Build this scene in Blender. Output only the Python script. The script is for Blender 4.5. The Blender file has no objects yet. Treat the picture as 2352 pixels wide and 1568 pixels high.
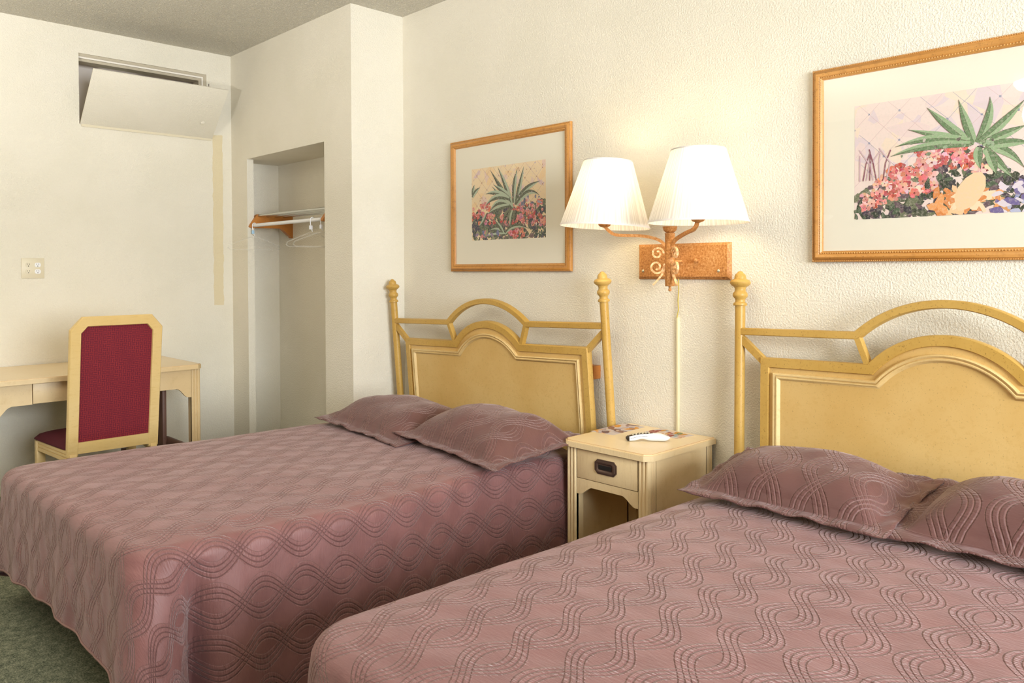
import bpy, bmesh, math, random
from math import sin, cos, pi, radians, sqrt, atan2, exp
from mathutils import Vector, Matrix, noise
C = bpy.context.scene.collection
scene = bpy.context.scene
# ------------------------------------------------------------ camera, world, lights, exposure
yaw, pitch, roll, FPX, PY = 7.99490853e-01, -1.80263917e-02, -3.81981133e-03, 1808.757, 651.891
fw = Vector((-sin(yaw)*cos(pitch), cos(yaw)*cos(pitch), sin(pitch)))
rt = Vector((cos(yaw), sin(yaw), 0)); up = rt.cross(fw)
r2 = rt*cos(roll)+up*sin(roll); u2 = -rt*sin(roll)+up*cos(roll)
cam = bpy.data.cameras.new('camera'); cam_o = bpy.data.objects.new('camera', cam); C.objects.link(cam_o)
M = Matrix((r2, u2, -fw)).transposed().to_4x4(); M.translation = Vector((0, -2.97, 1.38))
cam_o.matrix_world = M
cam.sensor_width = 36; cam.lens = FPX/2352*36; cam.shift_y = -(784-PY)/2352; cam.clip_start = .05
scene.camera = cam_o
world = bpy.data.worlds.new('world'); scene.world = world; world.use_nodes = True
bgn = world.node_tree.nodes['Background']; bgn.inputs[0].default_value = (.78, .9, 1, 1); bgn.inputs[1].default_value = 1.6
def area(name, loc, target, sx, sy, energy, col):
    l = bpy.data.lights.new(name, 'AREA'); l.shape = 'RECTANGLE'; l.size = sx; l.size_y = sy; l.energy = energy; l.color = col
    o = bpy.data.objects.new(name, l); C.objects.link(o); o.location = loc
    o.rotation_euler = (Vector(target)-Vector(loc)).to_track_quat('-Z', 'Y').to_euler(); return o
RX, RY, ZC, XF = 2.6, -5.5, 2.962, -5.642      # right wall, rear wall, ceiling, far left wall
area('window_daylight', (RX+.25, -2.2, 1.75), (-3, -1.9, 1.45), 2.1, 1.7, 208, (.93, .97, 1))
area('added_ceiling_fill', (-3.1, -3.5, 1.83), (-3.1, -3.49, ZC), .36, .36, 76, (1, .97, .92))  # added fill light aimed up at the ceiling, from an invented source
scene.view_settings.view_transform = 'Standard'; scene.view_settings.look = 'None'
scene.view_settings.gamma = 1; scene.view_settings.use_curve_mapping = False
scene.view_settings.exposure = .80
BULB_W = 1.15; CEIL_W = 14
# ------------------------------------------------------------ material helpers
def lin(c): return tuple((x/255/12.92 if x/255 <= .04045 else ((x/255+.055)/1.055)**2.4) for x in c)+(1,)
class V:
    """tiny expression wrapper over Math nodes"""
    nt = None
    def __init__(s, v): s.v = v
    def _m(op, *a, clamp=False):
        n = V.nt.nodes.new('ShaderNodeMath'); n.operation = op; n.use_clamp = clamp
        for i, x in enumerate(a):
            x = x.v if isinstance(x, V) else x
            if isinstance(x, (int, float)): n.inputs[i].default_value = x
            else: V.nt.links.new(x, n.inputs[i])
        return V(n.outputs[0])
    def __add__(s, o): return V._m('ADD', s, o)
    def __radd__(s, o): return V._m('ADD', s, o)
    def __sub__(s, o): return V._m('SUBTRACT', s, o)
    def __rsub__(s, o): return V._m('SUBTRACT', o, s)
    def __mul__(s, o): return V._m('MULTIPLY', s, o)
    def __rmul__(s, o): return V._m('MULTIPLY', s, o)
    def __truediv__(s, o): return V._m('DIVIDE', s, o)
    def sin(s): return V._m('SINE', s)
    def fmod(s, o): return V._m('FLOORED_MODULO', s, o)
    def abs(s): return V._m('ABSOLUTE', s)
    def lt(s, o): return V._m('LESS_THAN', s, o)
    def gt(s, o): return V._m('GREATER_THAN', s, o)
    def mn(s, o): return V._m('MINIMUM', s, o)
    def mx(s, o): return V._m('MAXIMUM', s, o)
    def pw(s, o): return V._m('POWER', s, o)
    def step(s, a, b):
        n = V.nt.nodes.new('ShaderNodeMapRange'); n.interpolation_type = 'SMOOTHSTEP'
        V.nt.links.new(s.v, n.inputs[0]); n.inputs[1].default_value = a; n.inputs[2].default_value = b
        return V(n.outputs[0])
def newmat(name, base, rough=.6, metal=0, spec=.5):
    m = bpy.data.materials.new(name); m.use_nodes = True; nt = m.node_tree; V.nt = nt
    b = nt.nodes['Principled BSDF']
    b.inputs['Base Color'].default_value = base if len(base) == 4 else lin(base)
    b.inputs['Roughness'].default_value = rough; b.inputs['Metallic'].default_value = metal
    b.inputs['Specular IOR Level'].default_value = spec
    return m, nt, b
def coords(nt, kind='Object'):
    t = nt.nodes.new('ShaderNodeTexCoord'); return t.outputs[kind]
def scaled(nt, sock, sc):
    n = nt.nodes.new('ShaderNodeMapping'); n.inputs['Scale'].default_value = sc; nt.links.new(sock, n.inputs[0]); return n.outputs[0]
def tex_noise(nt, vec, scale, detail=3, rough=.5):
    n = nt.nodes.new('ShaderNodeTexNoise'); n.inputs['Scale'].default_value = scale; n.inputs['Detail'].default_value = detail
    n.inputs['Roughness'].default_value = rough
    if vec is not None: nt.links.new(vec, n.inputs['Vector'])
    return V(n.outputs[0])
def ramp(nt, fac, stops):
    n = nt.nodes.new('ShaderNodeValToRGB'); nt.links.new(fac.v, n.inputs[0]); e = n.color_ramp.elements
    while len(e) < len(stops): e.new(.5)
    for k, (p, c) in enumerate(stops): e[k].position = p; e[k].color = lin(c) if len(c) == 3 else c
    return n.outputs[0]
def mixc(nt, fac, a, b):
    n = nt.nodes.new('ShaderNodeMix'); n.data_type = 'RGBA'
    if isinstance(fac, V): nt.links.new(fac.v, n.inputs[0])
    else: n.inputs[0].default_value = fac
    for k, x in ((6, a), (7, b)):
        if isinstance(x, tuple): n.inputs[k].default_value = x if len(x) == 4 else lin(x)
        else: nt.links.new(x, n.inputs[k])
    return n.outputs[2]
def bump(nt, b, h, dist, strength=1):
    n = nt.nodes.new('ShaderNodeBump'); n.inputs['Distance'].default_value = dist; n.inputs['Strength'].default_value = strength
    nt.links.new(h.v, n.inputs['Height']); nt.links.new(n.outputs[0], b.inputs['Normal'])
# walls
def wall_mat(name, patch=False):
    m, nt, b = newmat(name, (237, 227, 203), .75, spec=.3)
    o = coords(nt); h = tex_noise(nt, o, 130, 3, .6); h2 = tex_noise(nt, o, 3, 2)
    col = mixc(nt, h2.step(.35, .65), (238, 232, 217), (235, 229, 213))
    if patch:
        sp = nt.nodes.new('ShaderNodeSeparateXYZ'); nt.links.new(o, sp.inputs[0])
        w = tex_noise(nt, o, 14, 2)*.02-.01
        y = V(sp.outputs[1])+w; z = V(sp.outputs[2])+w
        mk = y.gt(-.522)*y.lt(-.447)*z.gt(1.13)*z.lt(2.37)
        col = mixc(nt, mk*.8, col, (228, 212, 172))
    nt.links.new(col, b.inputs['Base Color']); bump(nt, b, h.step(.35, .7), .0035, .5)
    return m
M_wall = wall_mat('wall_paint'); M_wallp = wall_mat('wall_paint_patched', True)
m, nt, b = newmat('ceiling_popcorn', (226, 219, 203), .9, spec=.1); M_ceil = m
o = coords(nt); h = tex_noise(nt, o, 75, 4, .7)
nt.links.new(ramp(nt, h, [(.35, (222, 215, 196)), (.6, (244, 239, 226))]), b.inputs['Base Color']); bump(nt, b, h.step(.4, .65), .0055, 1)
m, nt, b = newmat('carpet', (90, 100, 80), .95, spec=.05); M_carpet = m
o = coords(nt); h = tex_noise(nt, o, 150, 5, .8); h2 = tex_noise(nt, o, 35, 3)
nt.links.new(ramp(nt, h*.75+h2*.25, [(.36, (62, 68, 58)), (.46, (112, 117, 98)), (.55, (150, 152, 128)), (.64, (192, 188, 160))]), b.inputs['Base Color']); bump(nt, b, h, .008, 1)
# faux-finished wood
def wood(name, c1, c2, c3, rough=.42, grain=(1, 1, 1), gs=55, speck=.12):
    m, nt, b = newmat(name, c1, rough, spec=.4)
    o = coords(nt); n1 = tex_noise(nt, o, 2.2, 3); n2 = tex_noise(nt, scaled(nt, o, grain), gs, 3, .6); n3 = tex_noise(nt, o, 150, 2, .7)
    col = mixc(nt, n1.step(.35, .65), c1, c2)
    col = mixc(nt, n2.step(.5, .75)*.35, col, c3)
    col = mixc(nt, n3.step(.62, .7)*speck*3, col, tuple(int(x*.68) for x in c3))
    nt.links.new(col, b.inputs['Base Color']); bump(nt, b, n2, .0006, .6)
    return m
M_gold = wood('painted_wood_gold', (222, 188, 124), (212, 174, 106), (202, 160, 90), .4)
M_goldrail = wood('painted_wood_antique', (206, 168, 92), (192, 152, 74), (176, 134, 58), .38, speck=.2)
M_mould = wood('moulding_wood', (226, 198, 142), (220, 188, 128), (196, 160, 98), .35, speck=.06)
M_light = wood('pickled_wood', (232, 208, 164), (226, 198, 150), (208, 178, 124), .4, (8, 1, 1), 20, .05)
M_chair = wood('honey_wood', (228, 200, 142), (222, 190, 124), (206, 168, 100), .38, (1, 1, 6), 18, .05)
M_top = wood('laminate_top', (236, 213, 172), (232, 206, 160), (226, 198, 150), .28, (1, 6, 1), 14, .03)
M_oak = wood('orange_oak', (196, 132, 62), (180, 112, 46), (146, 88, 34), .4, (1, 1, 6), 25)
M_frame = wood('frame_wood', (206, 150, 84), (196, 136, 66), (140, 90, 44), .35, (1, 1, 1), 40, .2)
M_bead = newmat('frame_beading', (212, 166, 104), .4)[0]
M_brown = wood('dark_brown_wood', (112, 80, 66), (100, 70, 58), (84, 56, 46), .5)
m, nt, b = newmat('rusty_iron', (196, 140, 84), .55, spec=.4); M_rust = m
o = coords(nt); h = tex_noise(nt, o, 120, 4, .7); h2 = tex_noise(nt, o, 10, 2)
nt.links.new(ramp(nt, h*.8+h2*.2, [(.34, (150, 94, 54)), (.46, (190, 128, 66)), (.56, (206, 148, 88)), (.70, (226, 182, 130))]), b.inputs['Base Color']); bump(nt, b, h, .002, .7)
m, nt, b = newmat('worn_iron', (226, 176, 124), .5); M_scroll = m
nt.links.new(ramp(nt, tex_noise(nt, coords(nt), 90, 3, .6), [(.35, (196, 136, 84)), (.5, (226, 178, 124)), (.65, (242, 208, 164))]), b.inputs['Base Color'])
M_chrome = newmat('chrome', (200, 200, 195), .2, 1)[0]
M_white = newmat('white_plastic', (238, 238, 240), .3)[0]
M_ivory = newmat('ivory_plastic', (222, 212, 186), .4)[0]
M_dark = newmat('dark_plastic', (50, 42, 36), .3)[0]
M_black = newmat('slot_black', (20, 18, 16), .6)[0]
M_brass = newmat('antique_bronze', (96, 76, 66), .45, .5)[0]
M_screw = newmat('screw_metal', (214, 206, 180), .3, .7)[0]
M_mat = newmat('mat_board', (232, 226, 209), .8, spec=.2)[0]
M_cable = newmat('lamp_cable', (196, 176, 90), .5)[0]
M_race = newmat('cord_cover', (232, 224, 186), .5)[0]
M_yellow = newmat('yellow_plastic', (226, 196, 60), .4)[0]
M_tag = newmat('blue_tag', (170, 205, 232), .5)[0]
M_grey = newmat('dusty_grey_trim', (238, 232, 222), .7)[0]
M_trimd = newmat('taupe_trim', (190, 180, 160), .7)[0]
M_recess = newmat('recess_lining', (232, 222, 214), .8)[0]
M_mattress = newmat('mattress_ticking', (205, 200, 190), .8)[0]
M_steel = newmat('black_steel', (30, 28, 28), .5, .6)[0]
m, nt, b = newmat('sheet_metal', (186, 192, 184), .5, .3); M_duct = m
h = tex_noise(nt, coords(nt), 40, 4, .8); nt.links.new(ramp(nt, h, [(.35, (120, 122, 112)), (.5, (190, 196, 188)), (.7, (214, 218, 208))]), b.inputs['Base Color'])
# glass pane for the pictures
m = bpy.data.materials.new('picture_glass'); m.use_nodes = True; nt = m.node_tree; nt.nodes.clear(); M_glass = m
out = nt.nodes.new('ShaderNodeOutputMaterial'); mx = nt.nodes.new('ShaderNodeMixShader'); tr = nt.nodes.new('ShaderNodeBsdfTransparent')
gl = nt.nodes.new('ShaderNodeBsdfGlossy'); gl.inputs['Roughness'].default_value = .01; mx.inputs[0].default_value = .05
nt.links.new(tr.outputs[0], mx.inputs[1]); nt.links.new(gl.outputs[0], mx.inputs[2]); nt.links.new(mx.outputs[0], out.inputs[0])
# clear plastic hanger
m = bpy.data.materials.new('clear_plastic'); m.use_nodes = True; nt = m.node_tree; nt.nodes.clear(); M_clear = m
out = nt.nodes.new('ShaderNodeOutputMaterial'); mx = nt.nodes.new('ShaderNodeMixShader'); tr = nt.nodes.new('ShaderNodeBsdfTransparent')
pb = nt.nodes.new('ShaderNodeBsdfPrincipled'); pb.inputs['Base Color'].default_value = (.9, .88, .82, 1); pb.inputs['Roughness'].default_value = .2; mx.inputs[0].default_value = .09
nt.links.new(tr.outputs[0], mx.inputs[1]); nt.links.new(pb.outputs[0], mx.inputs[2]); nt.links.new(mx.outputs[0], out.inputs[0])
# pleated lamp shade: diffuse + translucent, lit by its bulb
def shade_mat(name, col, trans, pleats):
    m = bpy.data.materials.new(name); m.use_nodes = True; nt = m.node_tree; nt.nodes.clear(); V.nt = nt
    out = nt.nodes.new('ShaderNodeOutputMaterial'); mx = nt.nodes.new('ShaderNodeMixShader')
    d = nt.nodes.new('ShaderNodeBsdfDiffuse'); t = nt.nodes.new('ShaderNodeBsdfTranslucent'); mx.inputs[0].default_value = trans
    if pleats:
        uv = nt.nodes.new('ShaderNodeUVMap'); sp = nt.nodes.new('ShaderNodeSeparateXYZ'); nt.links.new(uv.outputs[0], sp.inputs[0])
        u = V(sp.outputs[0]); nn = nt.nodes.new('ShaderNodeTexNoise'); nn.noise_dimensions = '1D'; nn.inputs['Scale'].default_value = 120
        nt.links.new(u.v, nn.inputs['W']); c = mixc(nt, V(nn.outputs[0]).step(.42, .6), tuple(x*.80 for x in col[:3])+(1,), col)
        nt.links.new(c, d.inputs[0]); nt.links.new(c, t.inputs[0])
    else:
        d.inputs[0].default_value = col; t.inputs[0].default_value = col
    nt.links.new(d.outputs[0], mx.inputs[1]); nt.links.new(t.outputs[0], mx.inputs[2]); nt.links.new(mx.outputs[0], out.inputs[0])
    return m
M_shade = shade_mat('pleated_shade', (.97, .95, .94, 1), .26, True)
M_trimcloth = newmat('shade_trim', (240, 236, 236), .8)[0]
def emis(name, col, st):
    m = bpy.data.materials.new(name); m.use_nodes = True; nt = m.node_tree; nt.nodes.clear()
    out = nt.nodes.new('ShaderNodeOutputMaterial'); e = nt.nodes.new('ShaderNodeEmission'); e.inputs[0].default_value = col; e.inputs[1].default_value = st
    nt.links.new(e.outputs[0], out.inputs[0]); return m
M_bulb = emis('glowing_bulb', (1, .82, .55, 1), 12)
M_bowl = emis('lit_glass_bowl', (1, .88, .6, 1), 8)
# quilted satin
def quilt(name, P, A, S, scale=1.0):
    m, nt, b = newmat(name, (150, 112, 110), .5, spec=.4)
    uv = nt.nodes.new('ShaderNodeUVMap'); sp = nt.nodes.new('ShaderNodeSeparateXYZ'); nt.links.new(uv.outputs[0], sp.inputs[0])
    x = V(sp.outputs[0])*(1/scale); y = V(sp.outputs[1])*(1/scale)
    W = 3*S
    def fam(sg, ph):
        d = (x+W/2+P*2000-sg*A*((y+ph)*(pi/P)).sin()).fmod(P)
        k = ((d+S/2).fmod(S)-S/2).abs()
        off = (d-W).mx(0.0)
        return k*d.lt(W+S*.45)+off*1.0*d.gt(W+S*.45), d.lt(W+S*.45)
    k1, b1 = fam(1, 0); k2, b2 = fam(-1, 0)
    d1 = k1+b1.v if False else k1
    dist = (k1+(1-b1)*.0).mn(k2)
    g = dist.step(0, .0045)                         # puffed cloth between the stitches
    st = 1-dist.step(.0006, .0024)
    puck = tex_noise(nt, scaled(nt, uv.outputs[0], (38, 150, 1)), 1.0, 3, .55)
    soft = tex_noise(nt, uv.outputs[0], 9, 3, .5)
    fine = tex_noise(nt, uv.outputs[0], 420, 2, .5)
    band = b1.mx(b2)
    h = g*.55+puck*(band*1.1+.35)+soft*.4+fine*.04
    base = mixc(nt, soft.step(.3, .7), BED1, BED2)
    nt.links.new(mixc(nt, st*.45, base, BED3), b.inputs['Base Color'])
    bump(nt, b, h, .0042, .9)
    b.inputs['Sheen Weight'].default_value = .35; b.inputs['Sheen Roughness'].default_value = .4; b.inputs['Sheen Tint'].default_value = (1, .85, .85, 1)
    return m
BED1 = (132, 90, 88); BED2 = (120, 80, 78); BED3 = (66, 42, 41)
M_quilt = quilt('quilted_satin', .154, .046, .0165)
BED1 = (106, 70, 66); BED2 = (98, 64, 61); BED3 = (150, 112, 106)  # same satin as the spread; base darkened to paint in shade on the pillows
M_pillow_shaded = quilt('quilted_satin_shaded', .154, .046, .0165, 1.0)
M_pipe = newmat('satin_binding', (122, 90, 84), .5)[0]
# burgundy figured upholstery
m, nt, b = newmat('burgundy_damask', (128, 40, 52), .75, spec=.3); M_burg = m
o = coords(nt); nz = tex_noise(nt, o, 9, 2)*.06
sp = nt.nodes.new('ShaderNodeSeparateXYZ'); nt.links.new(o, sp.inputs[0]); a = V(sp.outputs[1]); z = V(sp.outputs[2])
q = 150
u = (a+z)*q; v = (a-z)*q
w1 = (u+(v*1.0).sin()*1.4).sin().abs(); w2 = (v+(u*1.0).sin()*1.4).sin().abs()
ln = 1-w1.mn(w2).step(.12, .42)
nt.links.new(mixc(nt, ln*.8, (112, 30, 46), (158, 48, 50)), b.inputs['Base Color']); bump(nt, b, ln, .001, .5)
M_seat = newmat('plum_seat_fabric', (84, 34, 44), .8, spec=.2)[0]
# vertex-coloured paint on paper
m, nt, b = newmat('printed_paper', (255, 255, 255), .6, spec=.2); M_print = m
vc = nt.nodes.new('ShaderNodeVertexColor'); vc.layer_name = 'Col'
nn = tex_noise(nt, coords(nt), 120, 4, .7)
nt.links.new(mixc(nt, nn.step(.45, .7)*.38, vc.outputs[0], (214, 204, 192)), b.inputs['Base Color'])
# ------------------------------------------------------------ mesh helpers
def obj(name, bm, mats, parent=None, smooth=False, loc=(0, 0, 0), uvs=None):
    me = bpy.data.meshes.new(name); bmesh.ops.recalc_face_normals(bm, faces=bm.faces) if not smooth == 'keep' else None
    bm.to_mesh(me); bm.free()
    for mt in (mats if isinstance(mats, (list, tuple)) else [mats]): me.materials.append(mt)
    o = bpy.data.objects.new(name, me); C.objects.link(o); o.location = loc
    if parent: o.parent = parent
    if smooth:
        for p in me.polygons: p.use_smooth = True
        try:
            if smooth != 'full' and smooth != 'keep': me.set_sharp_from_angle(angle=radians(38))
        except Exception: pass
    return o
def tag(o, label, cat, group=None, kind=None):
    o['label'] = label; o['category'] = cat
    if group: o['group'] = group
    if kind: o['kind'] = kind
    return o
def thing(name, label, cat, loc=(0, 0, 0), rz=0, group=None):
    o = bpy.data.objects.new(name, None); C.objects.link(o); o.location = loc; o.rotation_euler = (0, 0, rz); o.empty_display_size = .1
    return tag(o, label, cat, group)
def box(bm, x0, x1, y0, y1, z0, z1, bev=0, mi=0, seg=2):
    r = bmesh.ops.create_cube(bm, size=1)
    for v in r['verts']:
        v.co = Vector(((x0+x1)/2+v.co.x*(x1-x0), (y0+y1)/2+v.co.y*(y1-y0), (z0+z1)/2+v.co.z*(z1-z0)))
    fs = list({f for v in r['verts'] for f in v.link_faces})
    for f in fs: f.material_index = mi
    if bev:
        es = list({e for f in fs for e in f.edges})
        rr = bmesh.ops.bevel(bm, geom=es, offset=bev, segments=seg, affect='EDGES', profile=.5)
        for f in rr['faces']: f.material_index = mi
def boxo(name, x0, x1, y0, y1, z0, z1, m, parent=None, bev=0):
    bm = bmesh.new(); box(bm, x0, x1, y0, y1, z0, z1, bev); return obj(name, bm, m, parent, smooth=bool(bev))
def lathe(bm, prof, c=(0, 0, 0), n=32, axis='z', mi=0, closed=True):
    rings = []
    for r, z in prof:
        ring = []
        for k in range(n):
            a = 2*pi*k/n; p = (r*cos(a), r*sin(a), z)
            if axis == 'y': p = (p[0], p[2], p[1])
            if axis == 'x': p = (p[2], p[0], p[1])
            ring.append(bm.verts.new(Vector(p)+Vector(c)))
        rings.append(ring)
    for i in range(len(rings)-1):
        for k in range(n):
            f = bm.faces.new((rings[i][k], rings[i][(k+1) % n], rings[i+1][(k+1) % n], rings[i+1][k])); f.material_index = mi
    if closed:
        for ring in (rings[0], rings[-1]):
            f = bm.faces.new(ring); f.material_index = mi
def tube(bm, pts, r, n=10, flat=None, caps=True, mi=0):
    """round (or flat: (w,h) rectangular) bar along a 3-D path"""
    pts = [Vector(p) for p in pts]; rings = []; prev = None
    for i, p in enumerate(pts):
        t = (pts[min(i+1, len(pts)-1)]-pts[max(i-1, 0)]).normalized()
        if prev is None:
            a = Vector((0, 0, 1)) if abs(t.z) < .9 else Vector((0, 1, 0)); nrm = (a-t*a.dot(t)).normalized()
        else: nrm = (prev-t*prev.dot(t)).normalized()
        prev = nrm; bn = t.cross(nrm); rr = r[i] if isinstance(r, (list, tuple)) else r
        if flat: ring = [bm.verts.new(p+nrm*(sy*flat[1]/2)+bn*(sx*flat[0]/2)) for sx, sy in ((1, 1), (-1, 1), (-1, -1), (1, -1))]
        else: ring = [bm.verts.new(p+nrm*rr*cos(2*pi*k/n)+bn*rr*sin(2*pi*k/n)) for k in range(n)]
        rings.append(ring)
    n = len(rings[0])
    for i in range(len(rings)-1):
        for k in range(n):
            f = bm.faces.new((rings[i][k], rings[i][(k+1) % n], rings[i+1][(k+1) % n], rings[i+1][k])); f.material_index = mi
    if caps: bm.faces.new(rings[0]).material_index = mi; bm.faces.new(rings[-1]).material_index = mi
def prism(bm, poly, f, d0, d1, mi=0):
    """extrude 2-D polygon; f(u,v,d) -> 3-D"""
    a = [bm.verts.new(f(u, v, d0)) for u, v in poly]; b = [bm.verts.new(f(u, v, d1)) for u, v in poly]
    bm.faces.new(a).material_index = mi; bm.faces.new(b).material_index = mi
    for k in range(len(poly)):
        bm.faces.new((a[k], a[(k+1) % len(poly)], b[(k+1) % len(poly)], b[k])).material_index = mi
def offset(path, d, closed=False):
    """miter offset of a 2-D polyline to its right by d"""
    out = []; n = len(path)
    for i in range(n):
        if closed: a, b_, c = path[i-1], path[i], path[(i+1) % n]
        else: a, b_, c = path[max(i-1, 0)], path[i], path[min(i+1, n-1)]
        def nr(p, q):
            dx, dy = q[0]-p[0], q[1]-p[1]; L = sqrt(dx*dx+dy*dy) or 1; return (dy/L, -dx/L)
        n1 = nr(a, b_) if a != b_ else nr(b_, c); n2 = nr(b_, c) if b_ != c else n1
        mx_, my = n1[0]+n2[0], n1[1]+n2[1]; L2 = (mx_*mx_+my*my)/2 or 1
        out.append((b_[0]+mx_*d/L2, b_[1]+my*d/L2))
    return out
def sweep(bm, path, prof, f, closed=False, mi=0, caps=True):
    """sweep profile [(offset, depth)] along 2-D path with mitred corners"""
    cols = [offset(path, o_, closed) for o_, _ in prof]; n = len(path); m = len(prof)
    vs = [[bm.verts.new(f(cols[j][i][0], cols[j][i][1], prof[j][1])) for j in range(m)] for i in range(n)]
    for i in range(n if closed else n-1):
        for j in range(m):
            fc = bm.faces.new((vs[i][j], vs[i][(j+1) % m], vs[(i+1) % n][(j+1) % m], vs[(i+1) % n][j])); fc.material_index = mi
    if not closed and caps: bm.faces.new(vs[0]); bm.faces.new(vs[-1])
def arc2(k, z, p, n=26):
    R = (k*k+(p-z)**2)/(2*(p-z)); zc = p-R; t = math.asin(k/R)
    return [(R*sin(-t+2*t*i/n), zc+R*cos(-t+2*t*i/n)) for i in range(n+1)]
def struct(name, bm, m, label=None):
    o = obj(name, bm, m); o['kind'] = 'structure'
    if label: o['label'] = label
    return o
# ------------------------------------------------------------ the room
bm = bmesh.new(); box(bm, XF-.2, RX+.2, RY-.2, .2, -.1, 0); struct('floor', bm, M_carpet)
bm = bmesh.new(); box(bm, XF-.2, RX+.2, RY-.2, .2, ZC, ZC+.1); struct('ceiling', bm, M_ceil)
bm = bmesh.new(); box(bm, XF-.2, RX+.2, 0, .15, 0, ZC); struct('wall_head', bm, M_wall)
bm = bmesh.new(); box(bm, XF-.2, RX+.2, RY-.15, RY, 0, ZC); struct('wall_rear', bm, newmat('rear_wall_paint', (120, 104, 84), .8)[0])
# far-left wall with the access opening
OY0, OY1, OZ0, OZ1 = -1.402, -.561, 2.341, 2.799
bm = bmesh.new()
box(bm, XF-.12, XF, RY, OY0, 0, ZC); box(bm, XF-.12, XF, OY1, 0, 0, ZC); box(bm, XF-.12, XF, OY0, OY1, 0, OZ0); box(bm, XF-.12, XF, OY0, OY1, OZ1, ZC)
struct('wall_left', bm, M_wallp)
# right wall with window
WY0, WY1, WZ0, WZ1 = -3.35, -1.05, .9, 2.6
bm = bmesh.new()
box(bm, RX, RX+.12, RY, WY0, 0, ZC); box(bm, RX, RX+.12, WY1, 0, 0, ZC); box(bm, RX, RX+.12, WY0, WY1, 0, WZ0); box(bm, RX, RX+.12, WY0, WY1, WZ1, ZC)
struct('wall_right', bm, M_wall)
w = bpy.data.objects.new('window_1', None); C.objects.link(w); w['kind'] = 'structure'; w.location = (RX, (WY0+WY1)/2, WZ0)
bm = bmesh.new()
for a0, a1, b0, b1 in ((-1.15, -1.1, 0, 1.7), (1.1, 1.15, 0, 1.7), (-.025, .025, 0, 1.7), (-1.15, 1.15, 0, .05), (-1.15, 1.15, 1.65, 1.7)): box(bm, .03, .09, a0, a1, b0, b1)
obj('window_frame', bm, M_white, w)
bm = bmesh.new(); box(bm, .055, .06, -1.12, 1.12, .03, 1.67); obj('pane', bm, M_glass, w)
bm = bmesh.new(); box(bm, -.06, .03, -1.2, 1.2, -.03, 0, .005); obj('window_sill', bm, M_wall, w)
# closet wall and niche
NX0, NX1, NZ = -5.393, -4.338, 2.182; CY = -.379; BX = -4.028
bm = bmesh.new()
box(bm, XF, NX0, CY, CY+.05, 0, ZC)
box(bm, NX0, NX1, CY, CY+.05, NZ, ZC)
box(bm, XF, NX1, CY+.05, 0, NZ, ZC)
box(bm, NX1, BX, CY, 0, 0, ZC)
box(bm, XF, -5.592, CY+.05, -.03, 0, NZ)
box(bm, XF, NX1, -.03, 0, 0, NZ)
struct('wall_closet', bm, M_wall)
# recess behind the access panel
bm = bmesh.new(); RD = XF-.24
box(bm, RD, XF-.12, OY0-.05, OY0, OZ0-.05, OZ1+.05); box(bm, RD, XF-.12, OY1, OY1+.05, OZ0-.05, OZ1+.05)
box(bm, RD, XF-.12, OY0, OY1, OZ0-.05, OZ0); box(bm, RD, XF-.12, OY0, OY1, OZ1, OZ1+.05); box(bm, RD-.03, RD, OY0, OY1, OZ0, OZ1)
struct('wall_recess', bm, M_recess)
rect = [(OY0, OZ1), (OY1, OZ1), (OY1, OZ0)]
bm = bmesh.new(); sweep(bm, rect, [(.0, -.012), (.017, -.012), (.017, -.12), (.0, -.12)], lambda u, v, d: Vector((XF+d, u, v))); struct('trim_1', bm, M_trimd)
bm = bmesh.new(); sweep(bm, rect, [(.017, -.018), (.028, -.018), (.028, -.12), (.017, -.12)], lambda u, v, d: Vector((XF+d, u, v))); struct('trim_2', bm, M_grey)
bm = bmesh.new(); sweep(bm, rect, [(.028, -.035), (.044, -.035), (.044, -.12), (.028, -.12)], lambda u, v, d: Vector((XF+d, u, v))); struct('trim_3', bm, M_trimd)
t = thing('duct_box', 'dusty grey sheet-metal box inside the open ceiling-height wall recess', 'box', (XF-.20, -1.03, 2.45))
bm = bmesh.new(); box(bm, -.038, 0, -.17, .16, 0, .305, .003); obj('housing', bm, M_duct, t, True)
bm = bmesh.new(); box(bm, 0, .008, -.13, .14, .262, .268); obj('seam', bm, M_black, t)
# tilted access panel, hinged at its lower edge
t = thing('access_panel', 'large cream access panel tilted open below the high wall recess', 'panel', (XF+.004, -.962, 2.336))
ang = math.atan2(.285, .305)
bm = bmesh.new()
box(bm, -.012, 0, -.436, .436, 0, .418, .0015)
p = obj('board', bm, M_wall, t, True); p.rotation_euler = (0, ang, 0)
bm = bmesh.new(); box(bm, -.002, .003, -.43, .43, -.012, .004); obj('hinge_strip', bm, M_ivory, t)
bm = bmesh.new(); lathe(bm, [(.001, 0), (.014, .002), (.016, .006), (.01, .01), (.001, .011)], (0, .33, .13), 14, 'x'); p2 = obj('patch_pad', bm, M_wall, t, True); p2.rotation_euler = (0, ang, 0)
t = tag(obj('latch_hook', (lambda b: (tube(b, [(XF+.004, -.545, 2.735), (XF+.006, -.545, 2.69)], .002, 6), tube(b, [(XF+.004, -.535, 2.715), (XF+.006, -.535, 2.695)], .003, 6), b)[-1])(bmesh.new()), M_brass), 'tiny dark metal hook pair at right edge of the wall recess', 'hook')
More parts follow.
